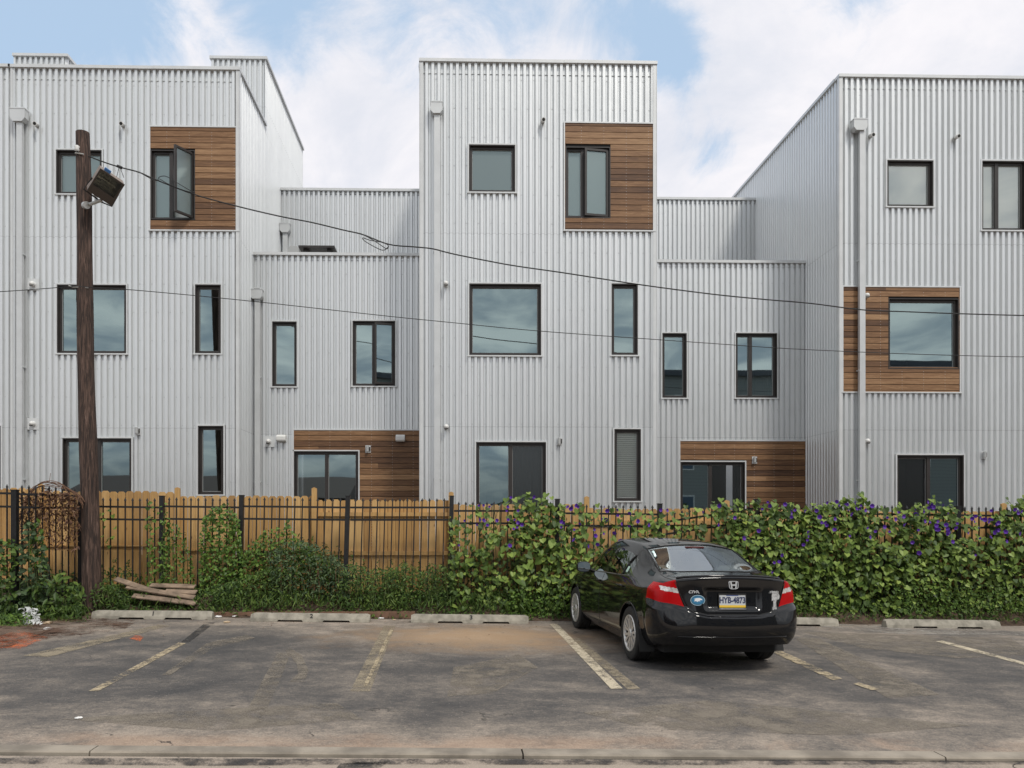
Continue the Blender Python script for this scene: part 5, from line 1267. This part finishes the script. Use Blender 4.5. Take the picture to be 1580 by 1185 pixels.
# ivy column and small climbers
patch('ivy_column', 'bright green ivy column climbing the railing right of the leftover planks', 'vine', band(308, 374, [(308, 830), (315, 795), (325, 782), (345, 776), (358, 780), (368, 800), (374, 850)], 925), 1500, (.028, .05), M_IVY, HEART, (.03, .2), yaw=45, roll=50)
patch('climbing_plant', 'loose green climber on the railing post between wooden pole and ivy column', 'vine', band(224, 262, lambda p: 785+12*math.sin(p), 915), 240, (.028, .055), M_IVY, HEART, (.02, .12))
patch('climbing_plant', 'thin climber just left of the ivy column reaching mid railing', 'vine', band(248, 300, [(248, 830), (262, 800), (285, 815), (300, 880)], 915), 420, (.025, .045), M_IVY, HEART, (.02, .12))
patch('climbing_plant', 'few round leaves hanging on the railing beside the wooden pole', 'vine', band(152, 178, 785 if False else (lambda p: 785), 850), 16, (.05, .07), M_VINE, HEART, (.03, .06), stems=0)
patch('climbing_plant', 'yellow green climber on the railing where bare boards end', 'vine', band(690, 708, lambda p: 795, 905), 230, (.022, .04), M_YEL, OVAL, (.04, .14))
patch('climbing_plant', 'ivy tangle above the weeds right of the ivy column', 'vine', band(372, 520, [(372, 850), (390, 835), (410, 815), (430, 812), (446, 800), (460, 830), (490, 850), (520, 880)], 900), 1500, (.025, .05), M_IVY, HEART, (.03, .25))
patch('climbing_plant', 'round leaved climber on the left return of the railing beside the big post', 'vine', band(28, 72, [(28, 850), (40, 800), (60, 800), (72, 850)], 950), 330, (.04, .08), M_WEED2, HEART, (.05, .4), Y0=12.6)
patch('climbing_plant', 'dark leafy climber left of the big railing post at the photo edge', 'vine', band(-30, 25, lambda p: 830, 960), 420, (.04, .07), M_WEED, HEART, (.05, .3), Y0=12.3)
patch('climbing_plant', 'light green upright spray of long leaves right of the big post', 'plant', band(44, 70, [(44, 830), (58, 795), (70, 830)], 880), 90, (.05, .09), M_IVY, OVAL, (.05, .2), Y0=12.5, pitch=(-20, 40))
# weeds band along the strip
W0 = [(-60, 920), (0, 915), (40, 895), (70, 882), (100, 885), (130, 895), (155, 885), (175, 870), (205, 872), (225, 905), (300, 918), (330, 900), (372, 856), (400, 848), (425, 835), (445, 825), (470, 835), (500, 845), (540, 862), (560, 876), (585, 880), (605, 875), (625, 868), (660, 875), (680, 880), (700, 870), (740, 860), (780, 885), (820, 890), (1130, 900), (1600, 925), (1700, 925)]
def weedband():
    def f():
        while True:
            px = random.uniform(-60, 900) if random.random() < .82 else random.uniform(1120, 1700)
            t = interp(W0, px)+8*math.sin(px*.31)+random.gauss(0, 4); bt = 958 if px > 130 else 985
            if 228 < px < 302 and random.random() < .35: continue
            if t < bt: return px, t+(bt-t)*random.random()
    return f
def weeds():
    pos = []; sz = []; f = weedband()
    for _ in range(21000):
        px, py = f(); t = (py-interp(W0, px))/(955-interp(W0, px)); yfront = 12.62 if px > 135 else 12.62-1.2*min(1, (135-px)/140)
        Y = YF+.3-(YF+.3-yfront)*min(1, max(0, t))*random.uniform(.55, 1.0)-.0
        if 105 < px < 165: Y = max(Y, 12.2)
        x, z = onY(px, py, Y); g = bed(x, Y)+.02
        if z < g:
            if random.random() < .3: continue
            z = g+random.random()*.10
        pos.append((x, Y, z)); sz.append(random.uniform(.026, .062)*(1.5 if px < 130 else 1))
    o = leaves('weeds', M_WEED, OVAL, pos, sz, None, 70, (-10, 85), 70); tag(o, 'dark green weeds filling the strip between wheel stops and fence', 'weeds', None, 'stuff')
    pos = []; sz = []
    for _ in range(2600):
        px, py = f(); 
        if random.random() < .5: py = min(956, py+25)
        Y = 12.72+random.random()*.3 if px > 135 else 12.0; x, z = onY(px, py, Y); z = max(bed(x, Y)+.03, min(z, bed(x, Y)+.22)); pos.append((x, Y, z)); sz.append(random.uniform(.05, .10))
    o = leaves('grass', M_WEED, LONG, pos, sz, None, 70, (-60, 60), 25); tag(o, 'low grass blades along the edge of the soil strip', 'grass', None, 'stuff')
weeds()
patch('shrub', 'greyish bushy shrub with arching thin leaves left of centre below the board fence', 'shrub', band(415, 540, [(415, 850), (440, 835), (470, 830), (510, 850), (540, 880)], 925), 2000, (.035, .065), M_WEED2, OVAL, (.1, .4), smat=M_TWIG, stems=40)
patch('shrub', 'feathery shrub with drooping grey green leaves beside wheel stop three', 'shrub', band(590, 700, [(590, 900), (605, 872), (625, 866), (650, 880), (680, 868), (700, 880)], 935), 1500, (.03, .06), M_WEED, OVAL, (.1, .45), stems=25)
patch('shrub', 'broad leaved dark weed clump at the foot of the wooden pole, left side', 'shrub', band(45, 128, [(45, 905), (70, 885), (100, 883), (128, 900)], 960), 330, (.07, .13), M_WEED, OVAL, (.1, .6), Y0=12.75, pitch=(20, 70))
patch('shrub', 'bright low weed clump at the far left edge of the lot', 'shrub', band(-40, 50, lambda p: 945, 990), 700, (.03, .055), M_IVY, OVAL, (.1, .5), Y0=11.9)
patch('shrub', 'dark leafy weed right of the wooden pole foot with white flecks', 'shrub', band(140, 200, [(140, 905), (165, 890), (200, 915)], 942), 420, (.03, .06), M_WEED, OVAL, (.0, .2), Y0=12.9)
patch('shrub', 'low ground ivy mat with small bright leaves before the vine near the front wheel', 'shrub', band(785, 900, lambda p: 905, 956), 600, (.025, .045), M_IVY, HEART, (.3, .55), Y0=YF)
patch('shrub', 'bright small leaved weeds under the right end vines', 'shrub', band(1380, 1640, lambda p: 905+6*math.sin(p*.1), 948), 1500, (.025, .045), M_IVY, OVAL, (.25, .6), Y0=YF)
patch('shrub', 'bright upright weed clump beside the right tail lamp', 'shrub', band(1205, 1290, lambda p: 900, 946), 420, (.03, .05), M_IVY, LONG, (.2, .5), Y0=YF)
# withered vine
def withered():
    e = empty('withered_vine', (onY(75, 800, 12.8)[0], 12.8, 0), 'brown withered vine arching over the left corner of the railing', 'vine'); b = MB()
    arch = [(32, 800), (38, 775), (50, 752), (70, 743), (90, 744), (108, 754), (122, 765), (128, 775)]
    for k in range(7): b.tube(cat([P3(a+random.uniform(-4, 4), c+random.uniform(-3, 5)+k*.8, 12.75+random.uniform(-.1, .1)) for a, c in arch], 5), .006, 5)
    for k in range(70):
        px, py = random.uniform(32, 125), random.uniform(760, 800); pts = []
        for j in range(5): pts.append(P3(px, py, 12.75+random.uniform(-.1, .15))); px += random.uniform(-10, 10); py += random.uniform(4, 24)
        b.tube(cat(pts, 3), .0035, 4)
    b.tube([P3(76, 745, 12.75), P3(78, 730, 12.75)], .004, 4); b.build('twigs', M_TWIG, e, fix=False)
    f = band(30, 122, [(30, 790), (45, 762), (75, 752), (110, 768), (122, 780)], 850); pos = []
    for _ in range(1300):
        px, py = f()
        if random.random() < (py-750)/130: py = 760+abs(random.gauss(0, 25))
        pos.append(P3(px, py, 12.75+random.uniform(-.15, .15)))
    leaves('dead_leaves', M_DEAD, OVAL, pos, [random.uniform(.03, .065) for _ in pos], e, 60, (-40, 80), 60)
withered()
patch('shrub', 'dense dark bush between the greyish shrub and the feathery shrub, behind wheel stop two', 'shrub', band(520, 625, [(520, 880), (545, 865), (570, 878), (600, 872), (625, 885)], 940), 1500, (.03, .06), M_WEED, OVAL, (.1, .5), stems=25)
patch('shrub', 'low leafy bush at the foot of the ivy column and right of it', 'shrub', band(330, 450, [(330, 905), (370, 890), (410, 875), (450, 880)], 940), 1300, (.03, .06), M_WEED, OVAL, (.15, .5), stems=20)
# planks, edging timber, litter
for i, (a, c, zz, yy, lab) in enumerate((((178, 893), (262, 921), .16, 13.0, 'long weathered plank slanting down from the pole foot'), ((196, 905), (300, 922), .13, 12.95, 'weathered plank lying just under the slanting one'), ((232, 903), (301, 905), .20, 13.15, 'short pale plank at the back of the pile, against the railing'), ((205, 919), (302, 931), .07, 12.85, 'lowest weathered plank nearest the first wheel stop'), ((255, 912), (303, 914), .17, 13.05, 'short brown plank leaning on the pile beside the ivy column'))):
    xa, ya = onY(a[0], a[1], yy)[0], yy; xc = onY(c[0], c[1], yy)[0]; za = onY(a[0], a[1], yy)[1]; zc = onY(c[0], c[1], yy)[1]
    L = math.hypot(xc-xa, zc-za); M = Matrix.Translation((xa, yy, za)) @ Matrix.Rotation(-math.atan2(zc-za, xc-xa), 4, 'Y') @ Matrix.Rotation(R(22), 4, 'X')
    tag(MB().box(0, L, -.065, .065, -.010, .010, 0, M).build('wooden_plank', M_PLANK), lab, 'plank', 'leftover planks')
x0, _ = onY(303, 940, 12.75); x1, _ = onY(640, 940, 12.75)
tag(MB().box(x0, x1, 12.72, 12.86, gz(x0)-.08, gz(x0)+.07).build('edging_timber', plain('red_brown_timber', (.17, .095, .06), .85, 0, .3, 5, .3)), 'red brown edging timber lying behind wheel stops one and two', 'timber')
M_LIT = plain('litter_white', (.75, .74, .72), .7); M_LIT2 = plain('litter_tan', (.5, .38, .25), .8)
def litter(px, py, s, mat, label, seed):
    random.seed(seed); x, y = onG(px, py); bm = bmesh.new(); bmesh.ops.create_icosphere(bm, subdivisions=2, radius=s)
    for v in bm.verts: v.co.x *= random.uniform(.8, 1.4); v.co.z *= random.uniform(.2, .5); v.co.y *= random.uniform(.7, 1.1)
    me = bpy.data.meshes.new('l'); bm.to_mesh(me); bm.free(); me.materials.append(mat); o = link('litter', me); o.location = (x, y, gz(x)+s*.3); tag(o, label, 'litter', 'scraps of litter')
litter(337, 953, .055, M_LIT, 'white scrap just right of the first wheel stop', 1); litter(362, 952, .05, M_LIT, 'white scrap left of the second wheel stop', 2); litter(350, 961, .045, M_LIT2, 'tan scrap in front of the gap between the first two wheel stops', 3)
litter(75, 972, .06, M_LIT, 'white crumpled cup on the soil by the orange paint', 4); litter(73, 963, .06, M_LIT2, 'tan scrap at the weed edge above the white cup', 5); litter(122, 1109, .028, M_LIT, 'tiny white scrap alone on the front left asphalt', 6); litter(588, 955, .045, M_LIT, 'pale scrap right of the second wheel stop', 7); litter(608, 957, .03, M_LIT2, 'small pebble left of the third wheel stop', 8)
# plastic bag
b = MB(); random.seed(11); n = 14; vs = []
for j in range(n):
    for i in range(n):
        px = 32+26*i/(n-1)+random.uniform(-2, 2)+8*j/n; py = 938+24*j/(n-1)+random.uniform(-2.5, 2.5); x, z = onY(px, py, 11.75-.35*j/n+random.uniform(-.05, .05)); vs.append((x, 11.75-.35*j/n+random.uniform(-.06, .06), max(z, gz(x)+.02)))
b.add(vs, [(j*n+i, j*n+i+1, (j+1)*n+i+1, (j+1)*n+i) for j in range(n-1) for i in range(n-1) if random.random() > .45]); tag(b.build('plastic_bag', plain('thin_plastic', (.55, .56, .55), .4), fix=False), 'torn translucent plastic bag caught in the weeds at left', 'bag')
# crumbs of dead leaves and gravel along the strip edge
pos = []; random.seed(5)
for _ in range(1500):
    px = random.uniform(-20, 1620); py = random.gauss(953+px*.008, 5) if random.random() < .7 else random.uniform(955, 985)
    if px > 260 and py > 972 and random.random() < .9: continue
    x, y = onG(px, min(py, 990)); pos.append((x, y, gz(x)+.012))
o = leaves('leaf_crumbs', M_DEAD, OVAL, pos, [random.uniform(.008, .028) for _ in pos], None, 80, (60, 120), 80); tag(o, 'scattered dead leaf crumbs along the wheel stops', 'debris', None, 'stuff')
